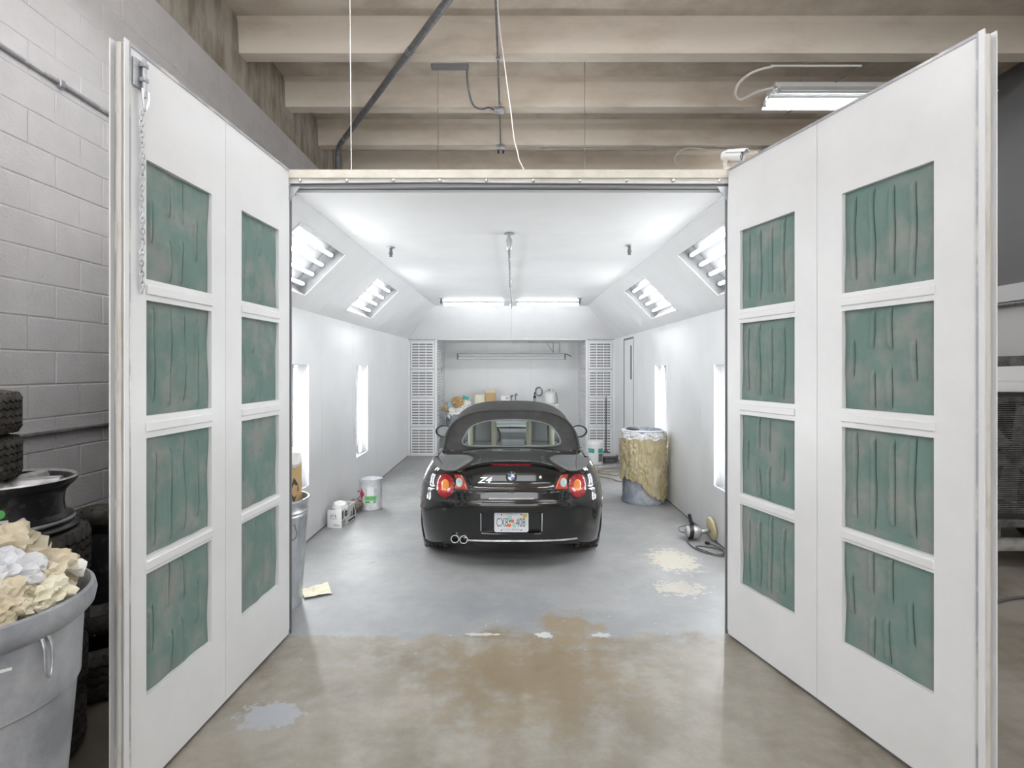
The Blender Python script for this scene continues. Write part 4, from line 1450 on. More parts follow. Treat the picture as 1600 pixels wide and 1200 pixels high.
c = thing('lamp_feed', 'pale conduit and loop of cable feeding the hanging four-tube lamp', 'conduit')
YJ1 = 6.10
MB().tube([(2.78, YJ1, ZJ - 0.014), (3.75, YJ1, ZJ - 0.014)], 0.012, 8).build('pipe_run', M['string'], c)
MB().tube(smooth_path([(2.80, YJ1, ZJ - 0.02), (2.60, YJ1 + 0.02, ZJ - 0.07), (2.46, YJ1 + 0.05, ZJ - 0.17), (2.44, YJ1 + 0.1, ZJ - 0.27), (2.54, YJ1 + 0.2, ZJ - 0.28), (2.78, YJ1 + 0.35, ZJ - 0.12), (3.0, YJ1 + 0.40, ZJ - 0.045)]), 0.014, 8).build('looped_cable', M['string'], c)
MB().tube([(3.75, YJ1, ZJ - 0.016), (3.58, YJ1 + 0.7, ZJ - 0.012), (3.5, YJ1 + 1.2, ZJ - 0.012)], 0.008, 6).build('branch_conduit', M['conduit'], c)

tag(MB().tube([(-1.13, 3.97, 5.39), (-1.125, 3.97, 4.4), (-1.115, 3.97, 3.14)], 0.0032, 6).build('hanging_wire', M['string']), 'taut thin white wire hanging straight down to the header, by the pipe', 'wire')
sp = [(-0.118, 4.6, 5.02), (-0.10, 4.45, 4.55), (-0.055, 4.3, 4.12), (-0.035, 4.2, 3.92), (0.0, 4.1, 3.62), (0.018, 4.03, 3.43), (0.045, 3.98, 3.30), (0.055, 3.95, 3.24), (0.095, 3.90, 3.14)]
tag(MB().tube(smooth_path(sp, 5), 0.0045, 6).build('hanging_string', M['string']), 'loose wavy white string hanging from the ceiling to the header', 'string')

# security camera on the header
c = thing('security_camera', 'small white security camera on the right end of the header', 'camera', (1.478, 3.89, 3.14))
MB().lathe([(0, 0.0), (0.055, 0.0), (0.052, 0.012), (0.03, 0.02), (0.0, 0.02)], 20).build('mount', M['cream'], c)
MB().tube([(-0.005, 0, 0.015), (-0.018, 0, 0.06), (-0.005, -0.01, 0.085)], [0.018, 0.016, 0.016], 10).build('bracket', M['cream'], c)
mc = frame((0.03, -0.02, 0.10), (0.75, 0.66, 0.0), (0.15, -0.17, 0.97))
cb = MB().lathe([(0, -0.075), (0.034, -0.075), (0.040, -0.06), (0.040, 0.065), (0.036, 0.07), (0.036, 0.045), (0.0, 0.045)], 24, mc).build('camera_body', M['white'], c)
MB().lathe([(0, 0.055), (0.022, 0.053), (0.030, 0.046)], 20, mc).build('lens', M['mirror'], cb)
MB().lathe([(0.030, 0.050), (0.0355, 0.050)], 20, mc).build('lens_ring', M['black'], cb, None)
MB().lathe([(0.041, -0.04), (0.045, -0.04), (0.046, 0.095), (0.042, 0.095)], 16, mc, a0=0.35, a1=2.8).build('sun_shield', M['white'], cb)

# sprinkler pipe and heads under the booth ceiling
c = thing('sprinkler_pipe', 'slim grey pipe with fittings along the middle of the booth ceiling', 'pipe')
MB().tube(smooth_path([(-0.02, 5.15, CZ - 0.09), (-0.02, 6.4, CZ - 0.10), (-0.02, 7.6, CZ - 0.09), (0.0, 9.0, CZ - 0.10), (0.02, 10.55, CZ - 0.09)]), 0.011, 10).build('pipe_run', M['galv'], c)
MB().tube([(-0.02, 5.12, CZ), (-0.02, 5.12, CZ - 0.12)], 0.016, 10).build('drop_pipe', M['galv'], c)
MB().lathe([(0.016, 0), (0.045, -0.004), (0.048, -0.010), (0.0, -0.012)], 20, Matrix.Translation((-0.02, 5.12, CZ))).build('escutcheon', M['steel'], c)
MB().lathe([(0.0, 0.06), (0.022, 0.055), (0.03, 0.03), (0.026, 0.0), (0.03, -0.03), (0.02, -0.06), (0.0, -0.062)], 14, Matrix.Translation((-0.02, 5.12, CZ - 0.10))).build('fitting', M['steel'], c)
for y, r in ((7.6, 0.024), (10.35, 0.026)):
    MB().lathe([(0, 0.05), (r, 0.045), (r * 0.8, 0.0), (r, -0.04), (0, -0.05)], 12, Matrix.Translation((-0.012 + 0.01 * (y > 8), y, CZ - 0.09))).build('fitting', M['steel'], c)
    MB().tube([(-0.012, y, CZ), (-0.012, y, CZ - 0.08)], 0.006, 8).build('pipe_hanger', M['steel'], c)
for lab, x, y in (('dark sprinkler head on the booth ceiling, near left', -1.21, 5.72), ('dark sprinkler head on the booth ceiling, near right', 1.165, 5.62),
                  ('dark sprinkler head at the left end of the ceiling strip lamps', -1.22, 9.9), ('dark sprinkler head at the right end of the ceiling strip lamps', 1.19, 9.9)):
    c = thing('sprinkler', lab, 'sprinkler', (x, y, CZ), group='sprinkler heads on the booth ceiling')
    MB().lathe([(0.0, -0.0005), (0.042, -0.0005), (0.040, -0.008), (0.018, -0.014)], 20).build('escutcheon', M['galv'], c)
    MB().lathe([(0.015, -0.01), (0.015, -0.045), (0.020, -0.05), (0.020, -0.075), (0.012, -0.08), (0.018, -0.096), (0.0, -0.098)], 14).build('nozzle', M['rail_dark'], c)

# unlit twin-tube fitting hung in the alcove
c = thing('alcove_lamp', 'unlit long twin-tube lamp hanging in the alcove', 'light', (0, 12.55, 0))
MB().rbox(-1.19, 1.19, -0.05, 0.05, 2.115, 2.135, 0.005, 1).build('batten', M['white'], c)
MB().box(-1.19, 1.19, -0.052, -0.048, 2.110, 2.122).build('front_rail', M['rail_dark'], c, None)  # dark rail along the front of the batten
for i, z in enumerate((2.085, 2.02)):
    MB().tube([(-1.17, -0.02, z), (1.17, -0.02, z)], 0.018, 10).build('tube', M['tube_off'], c)
for x in (-1.18, 1.18):
    MB().rbox(x - 0.015, x + 0.015, -0.05, 0.03, 1.985, 2.12, 0.005, 1).build('end_bracket', M['rail_dark'], c)
MB().box(-1.17, 1.17, -0.03, -0.024, 1.99, 1.995).build('lower_rail', M['rail_dark'], c, None)
for x in (0.92, 1.06):
    MB().tube([(x, 0, 2.13), (x, 0, 2.377)], 0.006, 6).build('hanger', M['rail_dark'], c)
MB().tube([(0.93, -0.02, 2.13), (0.76, -0.02, 2.376)], 0.005, 6).build('feed_cable', M['rail_dark'], c)
MB().rbox(0.02, 1.08, -0.04, 0.04, 2.352, 2.377, 0.006, 1).build('ceiling_raceway', M['edge_grey'], c)
MB().tube(smooth_path([(1.19, -0.03, 2.11), (1.25, -0.03, 2.09), (1.32, -0.03, 2.05)]), 0.012, 8).build('loose_cable', M['rail_dark'], c)


# ================================================================== THINGS INSIDE THE BOOTH
def crumple(name, m, seed, size, loc, label=None, cat=None, group=None, flat=1.0, parent=None, amp=0.42, sub=3, freq=2.4):
    bm = bmesh.new()
    bmesh.ops.create_icosphere(bm, subdivisions=sub, radius=1.0)
    for v in bm.verts:
        d0 = Vector((seed * 7.1, seed * 3.3, 0))
        n = 0.9 * (0.35 - abs(mnoise.noise(v.co * freq + d0))) + 0.7 * (0.3 - abs(mnoise.noise(v.co * freq * 2.1 + d0 * 1.7))) + 0.45 * mnoise.noise(v.co * 1.2 + d0)
        v.co *= 1 + amp * n
        v.co.z *= flat
        v.co *= size
    zmin = min(v.co.z for v in bm.verts)
    for v in bm.verts:
        v.co.z -= zmin
    me = bpy.data.meshes.new(name)
    bm.to_mesh(me)
    bm.free()
    me.materials.append(m)
    o = link(name, me, parent)
    o.location = loc
    if label:
        tag(o, label, cat, group)
    return o


def sheet(name, m, seed, w, h, loc, rot, lift=0.05, n=9, parent=None, thick=0.0015):
    r = random.Random(seed)
    a, b, c_, d_ = (r.uniform(-1, 1) for _ in range(4))
    rows, rows2 = [], []
    mx = Matrix.Translation(loc) @ Matrix.Rotation(rot[2], 4, 'Z') @ Matrix.Rotation(rot[1], 4, 'Y') @ Matrix.Rotation(rot[0], 4, 'X')
    for i in range(n):
        row, row2 = [], []
        for j in range(n):
            u, v = i / (n - 1) - 0.5, j / (n - 1) - 0.5
            z = lift * (abs(u * a + v * b) * 1.6 + 0.8 * max(0, u * c_ + v * d_) + 0.35 * mnoise.noise(Vector((u * 5 + seed, v * 5, seed * 1.7))))
            row.append(mx @ Vector((u * w, v * h, z)))
            row2.append(mx @ Vector((u * w, v * h, z - thick)))
        rows.append(row)
        rows2.append(row2)
    q = MB().grid(rows)
    q.grid(rows2, flip=True)
    k = n
    for i in range(n - 1):
        q.add([rows[i][0], rows[i + 1][0], rows2[i + 1][0], rows2[i][0]], [(0, 1, 2, 3)])
        q.add([rows[i][-1], rows[i + 1][-1], rows2[i + 1][-1], rows2[i][-1]], [(3, 2, 1, 0)])
        q.add([rows[0][i], rows[0][i + 1], rows2[0][i + 1], rows2[0][i]], [(3, 2, 1, 0)])
        q.add([rows[-1][i], rows[-1][i + 1], rows2[-1][i + 1], rows2[-1][i]], [(0, 1, 2, 3)])
    return q.build(name, m, parent, None)


def decal(pts, r, m, name, parent, taper=None):
    """flat print wrapped round an upright cylinder: pts are (angle, z); standing off by a hair"""
    n = len(pts)
    ca = sum(p[0] for p in pts) / n
    cz = sum(p[1] for p in pts) / n
    rings = 4
    vs = [(r * math.cos(ca), r * math.sin(ca), cz)]
    fs = []
    for q in range(1, rings + 1):
        for a, z in pts:
            A, Z = ca + (a - ca) * q / rings, cz + (z - cz) * q / rings
            R = taper(Z) if taper else r
            vs.append((R * math.cos(A), R * math.sin(A), Z))
    for j in range(n):
        j2 = (j + 1) % n
        fs.append((0, 1 + j, 1 + j2))
        for q in range(rings - 1):
            a, b = 1 + q * n, 1 + (q + 1) * n
            fs.append((a + j, b + j, b + j2, a + j2))
    return MB().add(vs, fs).build(name, m, parent, 60)


def quad(a0, a1, z0, z1, k=5):
    return [(a0 + (a1 - a0) * i / k, z0) for i in range(k + 1)] + [(a1 + (a0 - a1) * i / k, z1) for i in range(k + 1)]


# paint bucket by the left wall
c = thing('paint_bucket', 'round white paint bucket with a red diamond and green label', 'bucket', (-1.80, 7.30, 0))
MB().lathe([(0, 0.006), (0.138, 0.006), (0.141, 0.0), (0.143, 0.012), (0.140, 0.03), (0.140, 0.35), (0.1435, 0.355), (0.1435, 0.385), (0.1365, 0.385), (0.1365, 0.33), (0, 0.33)], 40).build('bucket_body', M['film'], c, 40)
MB().tube([(0.1420 * math.cos(a), 0.1420 * math.sin(a), 0.387) for a in (2 * PI * k / 40 for k in range(40))], 0.0045, 6, closed=True).build('rim', M['edge_grey'], c)
MB().tube([(0.1420 * math.cos(a), 0.1420 * math.sin(a), 0.008) for a in (2 * PI * k / 40 for k in range(40))], 0.0045, 6, closed=True).build('foot_ring', M['edge_grey'], c)
aim = math.atan2(-7.30, 1.80)           # towards the viewer
decal([(aim - 0.95, 0.125), (aim - 0.60, 0.205), (aim - 0.95, 0.285), (aim - 1.30, 0.205)], 0.1415, M['print_red'], 'hazard_diamond', c)
decal(quad(aim - 0.55, aim + 0.48, 0.135, 0.185), 0.1415, M['print_green'], 'green_label', c)
decal(quad(aim - 0.53, aim + 0.46, 0.100, 0.128), 0.1415, M['print_green'], 'green_label', c)
decal(quad(aim - 0.10, aim + 0.20, 0.103, 0.127), 0.1420, M['plate_white'], 'label_gap', c)
decal(quad(aim - 0.35, aim + 0.25, 0.19, 0.30), 0.1414, M['white'], 'pale_label', c)
MB().tube([(0.141 * math.cos(aim - 1.4), 0.141 * math.sin(aim - 1.4), 0.24), (0.165 * math.cos(aim - 1.45), 0.165 * math.sin(aim - 1.45), 0.225)], 0.006, 6).build('handle_lug', M['print'], c)

# box of wipes
c = thing('wipes_box', 'open white carton with black print on the floor by the left wall', 'box', (-2.075, 6.42, 0), -0.10)
bw, bl_, bh = 0.165, 0.44, 0.20
MB().plate([0, bw], [0, bl_], [(0.004, bw - 0.004, 0.004, bl_ - 0.004)], 0.0, bh).build('carton', M['white'], c, None)
MB().box(0.004, bw - 0.004, 0.004, bl_ - 0.004, 0.0, 0.004).build('carton_base', M['white'], c, None)
sidem = frame((bw + 0.0006, 0, 0), (0, 1, 0), (0, 0, 1))
pr = [((0.02, 0.085), (0.055, 0.09), (0.055, 0.185), (0.02, 0.18)), ((0.02, 0.055), (0.10, 0.062), (0.10, 0.072), (0.02, 0.067)), ((0.02, 0.035), (0.12, 0.042), (0.12, 0.052), (0.02, 0.045)),
      ((0.02, 0.012), (0.10, 0.018), (0.10, 0.028), (0.02, 0.022)), ((0.20, 0.012), (0.42, 0.012), (0.42, 0.036), (0.20, 0.036)), ((0.33, 0.05), (0.40, 0.05), (0.40, 0.10), (0.36, 0.16), (0.33, 0.09)), ((0.26, 0.06), (0.30, 0.06), (0.31, 0.13), (0.28, 0.11)),
      ((0.41, 0.11), (0.432, 0.11), (0.432, 0.18), (0.41, 0.18))]
for p in pr:
    MB().prism(p, sidem, 0, 0.0004).build('printed_mark', M['print'], c, None)
MB().prism(ell(0.135, 0.135, 0.045, 0.035, 24), sidem, 0, 0.0004).build('printed_mark', M['print'], c, None)
MB().prism([(0.10, 0.130), (0.168, 0.136), (0.168, 0.142), (0.10, 0.136)], sidem, 0.0004, 0.0007).build('printed_gap', M['white'], c, None)
frm = frame((0, -0.0006, 0), (1, 0, 0), (0, 0, 1))
for p in ([(0.03, 0.115), (0.042, 0.145), (0.055, 0.155), (0.052, 0.12)], [(0.062, 0.12), (0.066, 0.16), (0.072, 0.16), (0.074, 0.12)], [(0.084, 0.12), (0.088, 0.155), (0.102, 0.142), (0.11, 0.115)], [(0.03, 0.098), (0.11, 0.098), (0.11, 0.105), (0.03, 0.105)],
          [(0.07, 0.02), (0.15, 0.02), (0.15, 0.03), (0.07, 0.03)], [(0.07, 0.037), (0.13, 0.037), (0.13, 0.043), (0.07, 0.043)]):
    MB().prism(p, frm, 0, 0.0004).build('printed_mark', M['print_grey'], c, None)
mfl = frame((0.0, 0.25, bh), (1, 0, 0), (0, 1, 0))
MB().box(0.002, 0.10, 0.26, 0.43, bh - 0.02, bh - 0.017).build('inner_flap', M['print_grey'], c, None)
crumple('tissue_wipes', M['paper_white'], 4, 0.085, (0.082, 0.15, 0.115), parent=c, flat=0.8)

o = crumple('rag', M['rag'], 11, 0.10, (-1.965, 7.12, 0), 'crumpled dark brown rag between the carton and the paint bucket', 'rag', flat=0.72)

# galvanised trash can just inside the opening
c = thing('trash_can', 'ribbed galvanised steel trash can just inside the left of the opening', 'trash can', (-1.83, 4.33, 0))
prof = [(0.0, 0.01), (0.215, 0.01), (0.222, 0.0), (0.228, 0.03), (0.222, 0.05), (0.229, 0.07), (0.224, 0.09)]
for k in range(13):
    t = k / 12
    prof.append((0.226 + 0.036 * t, 0.11 + 0.56 * t))
prof += [(0.270, 0.69), (0.264, 0.705), (0.272, 0.72), (0.266, 0.735), (0.270, 0.79), (0.279, 0.80), (0.279, 0.815), (0.268, 0.815), (0.262, 0.70), (0.22, 0.04), (0, 0.04)]


def ribs(an, i, r, z):
    if 0.1 < z < 0.68 and i < 22:
        r += 0.005 * abs(math.sin(an * 12)) ** 6
    return r, z


MB().lathe(prof, 144, wob=ribs).build('can_body', M['bin_steel'], c, 40)
aim = math.atan2(-4.3, 1.8) + 0.42
R_ = 0.262
hp = [(aim - 0.22, 0.66, R_), (aim - 0.24, 0.58, R_ + 0.03), (aim - 0.10, 0.545, R_ + 0.035), (aim + 0.10, 0.545, R_ + 0.035), (aim + 0.24, 0.58, R_ + 0.03), (aim + 0.22, 0.66, R_)]
MB().tube(smooth_path([(r * math.cos(a), r * math.sin(a), z) for a, z, r in hp], 5), 0.005, 8).build('bail_handle', M['rail_dark'], c)
for e in (-0.22, 0.22):
    MB().rbox(-0.02, 0.02, -0.03, 0.03, -0.003, 0.006, 0.003, 1, frame(((R_ + 0.002) * math.cos(aim + e), (R_ + 0.002) * math.sin(aim + e), 0.665), (-math.sin(aim + e), math.cos(aim + e), 0), (0, 0, 1))).build('handle_lug', M['edge_grey'], c)
c = thing('cardboard_carton', 'brown cardboard carton with a black diamond sitting in the steel can', 'box', (-1.86, 4.33, 0.62), 0.0)
MB().plate([-0.13, 0.215], [-0.14, 0.14], [(-0.125, 0.21, -0.135, 0.135)], 0, 0.44, None).build('carton', M['card'], c, None)
fm = frame((0.2154, 0, 0), (0, 1, 0), (0, 0, 1))
for p in ([(0.11, 0.27), (0.155, 0.35), (0.20, 0.28), (0.175, 0.28), (0.155, 0.305), (0.135, 0.28)], [(0.11, 0.24), (0.155, 0.16), (0.185, 0.21), (0.155, 0.20), (0.13, 0.24)], [(0.19, 0.22), (0.205, 0.24), (0.198, 0.275), (0.19, 0.27)]):
    MB().prism([((u - 0.165) * 1.9, v) for u, v in p], fm, 0, 0.0005).build('printed_mark', M['print'], c, None)
crumple('bag', M['paper_white'], 21, 0.165, (-1.775, 4.33, 1.0), 'crumpled white plastic bag on top of the brown carton', 'bag', flat=0.62, amp=0.25)
o = sheet('paper_sheet', M['paper_cream'], 5, 0.21, 0.19, (-1.56, 4.56, 0.004), (0, 0, 0.5), 0.03)
tag(o, 'pale yellow sheet of paper on the floor beside the steel can', 'paper')

# drum wrapped in masking paper
c = thing('wrapped_drum', 'grey-blue drum half wrapped in crinkled tan masking paper', 'drum', (1.785, 7.72, 0))
MB().lathe([(0, 0.01), (0.265, 0.01), (0.285, 0.0), (0.292, 0.02), (0.286, 0.045), (0.276, 0.06), (0.280, 0.5), (0.288, 0.90), (0.298, 0.92), (0.300, 0.955), (0.29, 0.965), (0.282, 0.955), (0.27, 0.10), (0, 0.10)], 56).build('drum_body', M['blue_drum'], c, 40)
aimv = math.atan2(-7.7, -1.8)
rows = []
NA = 150
for j in range(44):
    row = []
    for i in range(NA + 1):
        a = 2 * PI * i / NA
        da = (a - aimv + PI) % (2 * PI) - PI          # 0 towards the viewer, positive to the viewer's right
        zb = 0.33 - 0.26 * sstep(da, -0.5, 0.75) + 0.02 * math.sin(a * 9) + 0.012 * math.sin(a * 23)
        t = j / 43
        zt = 0.945 - 0.04 * sstep(abs(da + 0.3), 0.7, 0.15)
        z = zb + (zt - zb) * t
        q = Vector((math.cos(a) * 3, math.sin(a) * 3, z * 4))
        crk = 0.028 * abs(mnoise.noise(q * 1.5 + Vector((0, 0, a)))) + 0.030 * abs(mnoise.noise(q * 3.0)) + 0.010 * mnoise.noise(q * 7.0)
        r = 0.290 + 0.006 * math.sin(PI * t) + crk + 0.012 * (1 - t) ** 8
        row.append((r * math.cos(a), r * math.sin(a), z))
    rows.append(row)
MB().grid(rows, flip=False).build('masking_paper', M['kraft'], c, 28)
rows = []
for j in range(10):
    row = []
    for i in range(NA + 1):
        a = 2 * PI * i / NA
        t = j / 9
        r = 0.312 + 0.014 * mnoise.noise(Vector((math.cos(a) * 6, math.sin(a) * 6, t * 5))) - 0.01 * t
        z = 0.86 + 0.115 * t + 0.012 * math.sin(a * 11) * (1 - t)
        if t > 0.75:
            r -= (t - 0.75) * 0.12
        row.append((r * math.cos(a), r * math.sin(a), z))
    rows.append(row)
MB().grid(rows).build('plastic_liner', M['film'], c, 30)
crumple('dark_scrap', M['print'], 31, 0.085, (-0.14, -0.02, 0.955), parent=c, flat=0.25)
crumple('rubbish', M['film'], 33, 0.22, (0.02, 0.02, 0.74), parent=c, flat=0.45, amp=0.15)

# white pail with teal label
c = thing('pail', 'white plastic pail with a teal label behind the car', 'bucket', (1.585, 10.72, 0))
MB().lathe([(0, 0.0), (0.125, 0.0), (0.13, 0.01), (0.143, 0.36), (0.150, 0.365), (0.150, 0.42), (0.145, 0.43), (0, 0.432)], 36).build('pail_body', M['white'], c, 40)
aim = math.atan2(-10.7, -1.585)
tp = (lambda z: 0.1315 + 0.036 * z)
decal(quad(aim - 1.2, aim - 0.15, 0.215, 0.30), 0.14, M['teal'], 'teal_label', c, tp)
decal(quad(aim + 0.35, aim + 1.2, 0.215, 0.30), 0.14, M['teal'], 'teal_label', c, tp)
decal(quad(aim + 0.40, aim + 1.2, 0.05, 0.205), 0.138, M['conduit'], 'dark_label', c, tp)

# floor dolly with pole and hoses
c = thing('pole_stand', 'tall thin black pole on a heavy round base by the far grilles', 'stand', (1.83, 11.02, 0))
MB().lathe([(0, 0.0), (0.215, 0.0), (0.225, 0.02), (0.225, 0.07), (0.21, 0.075), (0.215, 0.08), (0.235, 0.085), (0.235, 0.11), (0.225, 0.12), (0.09, 0.165), (0.05, 0.18), (0.0, 0.18)], 40).build('round_base', M['dirty_black'], c, 40)
MB().lathe([(0.235, 0.112), (0.18, 0.14), (0.10, 0.163)], 40).build('base_top', M['rim_dust'], c, 40)
MB().tube([(0, 0, 0.16), (0, 0, 1.22)], 0.017, 10).build('pole', M['rail_dark'], c)
MB().tube([(0, 0, 1.22), (0, 0, 1.28)], [0.02, 0.012], 10).build('pole_tip', M['edge_grey'], c)
for k in range(4):
    a = k * PI / 2 + 0.4
    MB().tube([(0.0, 0, 0.24), (0.06 * math.cos(a), 0.06 * math.sin(a), 0.165)], 0.008, 6).build('brace', M['rail_dark'], c)
hz = [[(1.45, 10.0, 0), (1.65, 9.85, 0), (1.9, 9.95, 0), (2.02, 9.7, 0), (1.85, 9.45, 0), (1.6, 9.6, 0), (1.48, 9.85, 0), (1.7, 10.15, 0), (1.98, 10.1, 0), (2.05, 9.5, 0), (1.95, 8.95, 0), (1.75, 8.95, 0), (1.55, 9.25, 0), (1.4, 9.55, 0)],
      [(1.5, 10.45, 0), (1.75, 10.38, 0), (1.98, 10.42, 0), (2.05, 10.3, 0), (1.6, 10.22, 0), (1.35, 10.3, 0)]]
for i, (h, lab) in enumerate(zip(hz, ('tan air hose coiled loosely on the floor behind the drum', 'grey-tan hose trailing from the pole stand towards the drum'))):
    o = MB().tube([(p.x, p.y, 0.014 + 0.012 * abs(math.sin(k * 0.35 + i)) + i * 0.004) for k, p in enumerate(smooth_path(h, 8))], 0.0115, 8).build('air_hose', M['hose'] if i == 0 else M['edge_grey'])
    tag(o, lab, 'hose')

# polisher on its side with its cord
c = thing('polisher', 'grey handheld polisher with a cream wool pad lying by the right wall', 'polisher', (1.93, 5.95, 0.0))
mp = frame((0.0, 0, 0.085), (1, -0.1, 0.05), (0.0, 1, 0))
MB().lathe([(0, -0.10), (0.045, -0.10), (0.062, -0.08), (0.068, -0.03), (0.066, 0.02), (0.052, 0.05), (0.036, 0.065), (0.0, 0.07)], 28, frame((-0.01, 0, 0.085), (0, 1, 0), (0.1, 0, 1)) @ Matrix.Rotation(0, 4, 'Z')).build('motor_body', M['rim_dust'], c, 40)
MB().lathe([(0.069, -0.075), (0.071, -0.07), (0.071, -0.035), (0.069, -0.03)], 28, frame((-0.01, 0, 0.085), (0, 1, 0), (0.1, 0, 1))).build('cooling_band', M['black'], c, 40)
MB().tube([(0.05, 0, 0.085), (0.14, 0.0, 0.10)], [0.03, 0.02], 14).build('spindle_neck', M['steel'], c)
MB().tube([(-0.02, 0.02, 0.13), (-0.045, 0.03, 0.19), (-0.062, 0.035, 0.265)], [0.017, 0.019, 0.017], 12).build('side_handle', M['black'], c)
MB().rbox(-0.09, 0.0, -0.03, 0.03, 0.015, 0.07, 0.012, 2).build('switch_housing', M['black'], c)
MB().lathe([(0, 0.016), (0.09, 0.016), (0.118, 0.008), (0.122, -0.006), (0.112, -0.018), (0.05, -0.02), (0, -0.02)], 36, frame((0.165, 0.0, 0.124), (0, 1, 0), (-0.16, 0, 1))).build('wool_pad', M['wool'], c, 40)
cp = [(-0.09, -0.02, 0.03), (-0.13, -0.12, 0.012), (-0.11, -0.30, 0.009), (0.0, -0.45, 0.009), (0.15, -0.48, 0.012), (0.22, -0.38, 0.009), (0.14, -0.28, 0.010), (-0.02, -0.22, 0.009), (-0.10, -0.30, 0.022), (-0.02, -0.42, 0.020), (0.10, -0.52, 0.009), (0.21, -0.46, 0.009), (0.235, -0.32, 0.009), (0.19, -0.22, 0.012), (0.13, -0.17, 0.02)]
MB().tube(smooth_path([(x * 0.75 - 0.02, y, z) for x, y, z in cp], 8), 0.0065, 8).build('power_cord', M['cord'], c)
MB().tube([(0.076, -0.17, 0.02), (0.05, -0.14, 0.02)], 0.015, 10).build('plug', M['black'], c)
MB().tube(smooth_path([(-0.03, 0.05, 0.06), (-0.12, 0.14, 0.05), (-0.10, 0.25, 0.07), (0.02, 0.26, 0.08), (0.09, 0.15, 0.07), (0.08, 0.06, 0.06)]), 0.006, 8).build('cord_loop', M['cord'], c)

# ------------------------------------------------------------------ things in the alcove behind the car
tb = thing('workbench', 'low white bench along the alcove wall behind the car', 'bench', (0, 12.6, 0))
MB().rbox(-0.78, 1.02, -0.3, 0.3, 0.98, 1.02, 0.006, 1).build('bench_top', M['white'], tb)
for x in (-0.73, 0.97):
    for y in (-0.26, 0.26):
        MB().rbox(x - 0.03, x + 0.03, y - 0.03, y + 0.03, 0, 0.98, 0.004, 1).build('leg', M['white'], tb)
AYZ = (lambda px, py, D: ((px - CX) * D / F, HC - (py - CY) * D / F))
c = thing('blue_bin', 'grey-blue plastic bin heaped with rubbish in the alcove corner', 'bin', (-1.14, 12.2, 0))
MB().lathe([(0, 0.0), (0.21, 0.0), (0.225, 0.02), (0.27, 0.78), (0.285, 0.80), (0.285, 0.83), (0.268, 0.83), (0.215, 0.05), (0, 0.05)], 36).build('bin_body', M['blue_drum'], c, 40)
MB().lathe([(0.25, 0.40), (0.262, 0.40), (0.266, 0.45), (0.253, 0.45)], 36).build('bin_band', M['light_blue'], c, 40)
crumple('bag_liner', M['paper_white'], 41, 0.25, (0, 0, 0.62), parent=c, flat=0.75, amp=0.6, sub=4, freq=1.9)
for lab, m, sz, p, rt_ in (('light blue packet on top of the rubbish in the blue bin', 'light_blue', (0.20, 0.03, 0.15), (-1.24, 12.02, 1.03), (0.3, 0.2, 0.3)), ('small teal packet standing up out of the rubbish', 'teal', (0.13, 0.04, 0.12), (-0.98, 12.12, 1.14), (-0.2, 0.4, 0.4)),
                           ('white flat packet under the teal packet', 'plate_white', (0.20, 0.04, 0.14), (-0.97, 12.08, 1.01), (0.2, -0.1, -0.2)), ('cream box at the bench end of the blue bin', 'paper_cream', (0.22, 0.10, 0.20), (-0.78, 12.02, 0.0), (0, 0, 0.1))):
    z0 = p[2]
    if z0 == 0:
        mxp = Matrix.Translation((p[0] + 0.08, 12.42, 1.02 + sz[2] / 2)) @ Matrix.Rotation(rt_[2], 4, 'Z')
    else:
        mxp = Matrix.Translation(p) @ Matrix.Rotation(rt_[2], 4, 'Z') @ Matrix.Rotation(rt_[1], 4, 'Y') @ Matrix.Rotation(rt_[0], 4, 'X')
    tag(MB().rbox(-sz[0] / 2, sz[0] / 2, -sz[1] / 2, sz[1] / 2, -sz[2] / 2, sz[2] / 2, 0.008, 2, mxp).build('packet', M[m]), lab, 'packet')
for lab, m, sd, sz, p in (('tan paper wad on top of the blue bin', 'card', 43, 0.11, (-1.13, 12.0, 0.93)), ('brown paper wad at the outer edge of the blue bin', 'kraft', 44, 0.09, (-1.36, 12.1, 0.84)), ('white paper wad at the bench side of the blue bin', 'paper_white', 46, 0.13, (-0.98, 12.08, 0.80))):
    crumple('paper_wad', M[m], sd, sz, p, lab, 'paper', flat=0.9, amp=0.95, sub=4, freq=1.9)
c = thing('carton', 'open tan carton on the bench behind the car roof', 'box', (-0.46, 12.55, 1.02))
MB().plate([-0.10, 0.10], [-0.08, 0.08], [(-0.096, 0.096, -0.076, 0.076)], 0, 0.235).build('carton_body', M['card'], c, None)
for s in (-1, 1):
    MB().box(-0.1, 0.1, -0.0015, 0.0015, 0, 0.09, Matrix.Translation((0, s * 0.08, 0.235)) @ Matrix.Rotation(s * -0.5, 4, 'X')).build('flap', M['paper_cream'], c, None)
    MB().box(-0.0015, 0.0015, -0.08, 0.08, 0, 0.09, Matrix.Translation((s * 0.1, 0, 0.235)) @ Matrix.Rotation(s * 0.9, 4, 'Y')).build('flap', M['paper_cream'], c, None)
c = thing('tape_roll', 'small white pack on the bench beside the tan carton', 'pack', (-0.14, 12.5, 1.02))
MB().rbox(-0.09, 0.09, -0.06, 0.06, 0, 0.17, 0.012, 2).build('pack_body', M['white'], c)
MB().rbox(0.02, 0.07, -0.064, -0.058, 0.10, 0.14, 0.002, 1).build('printed_mark', M['print_grey'], c)
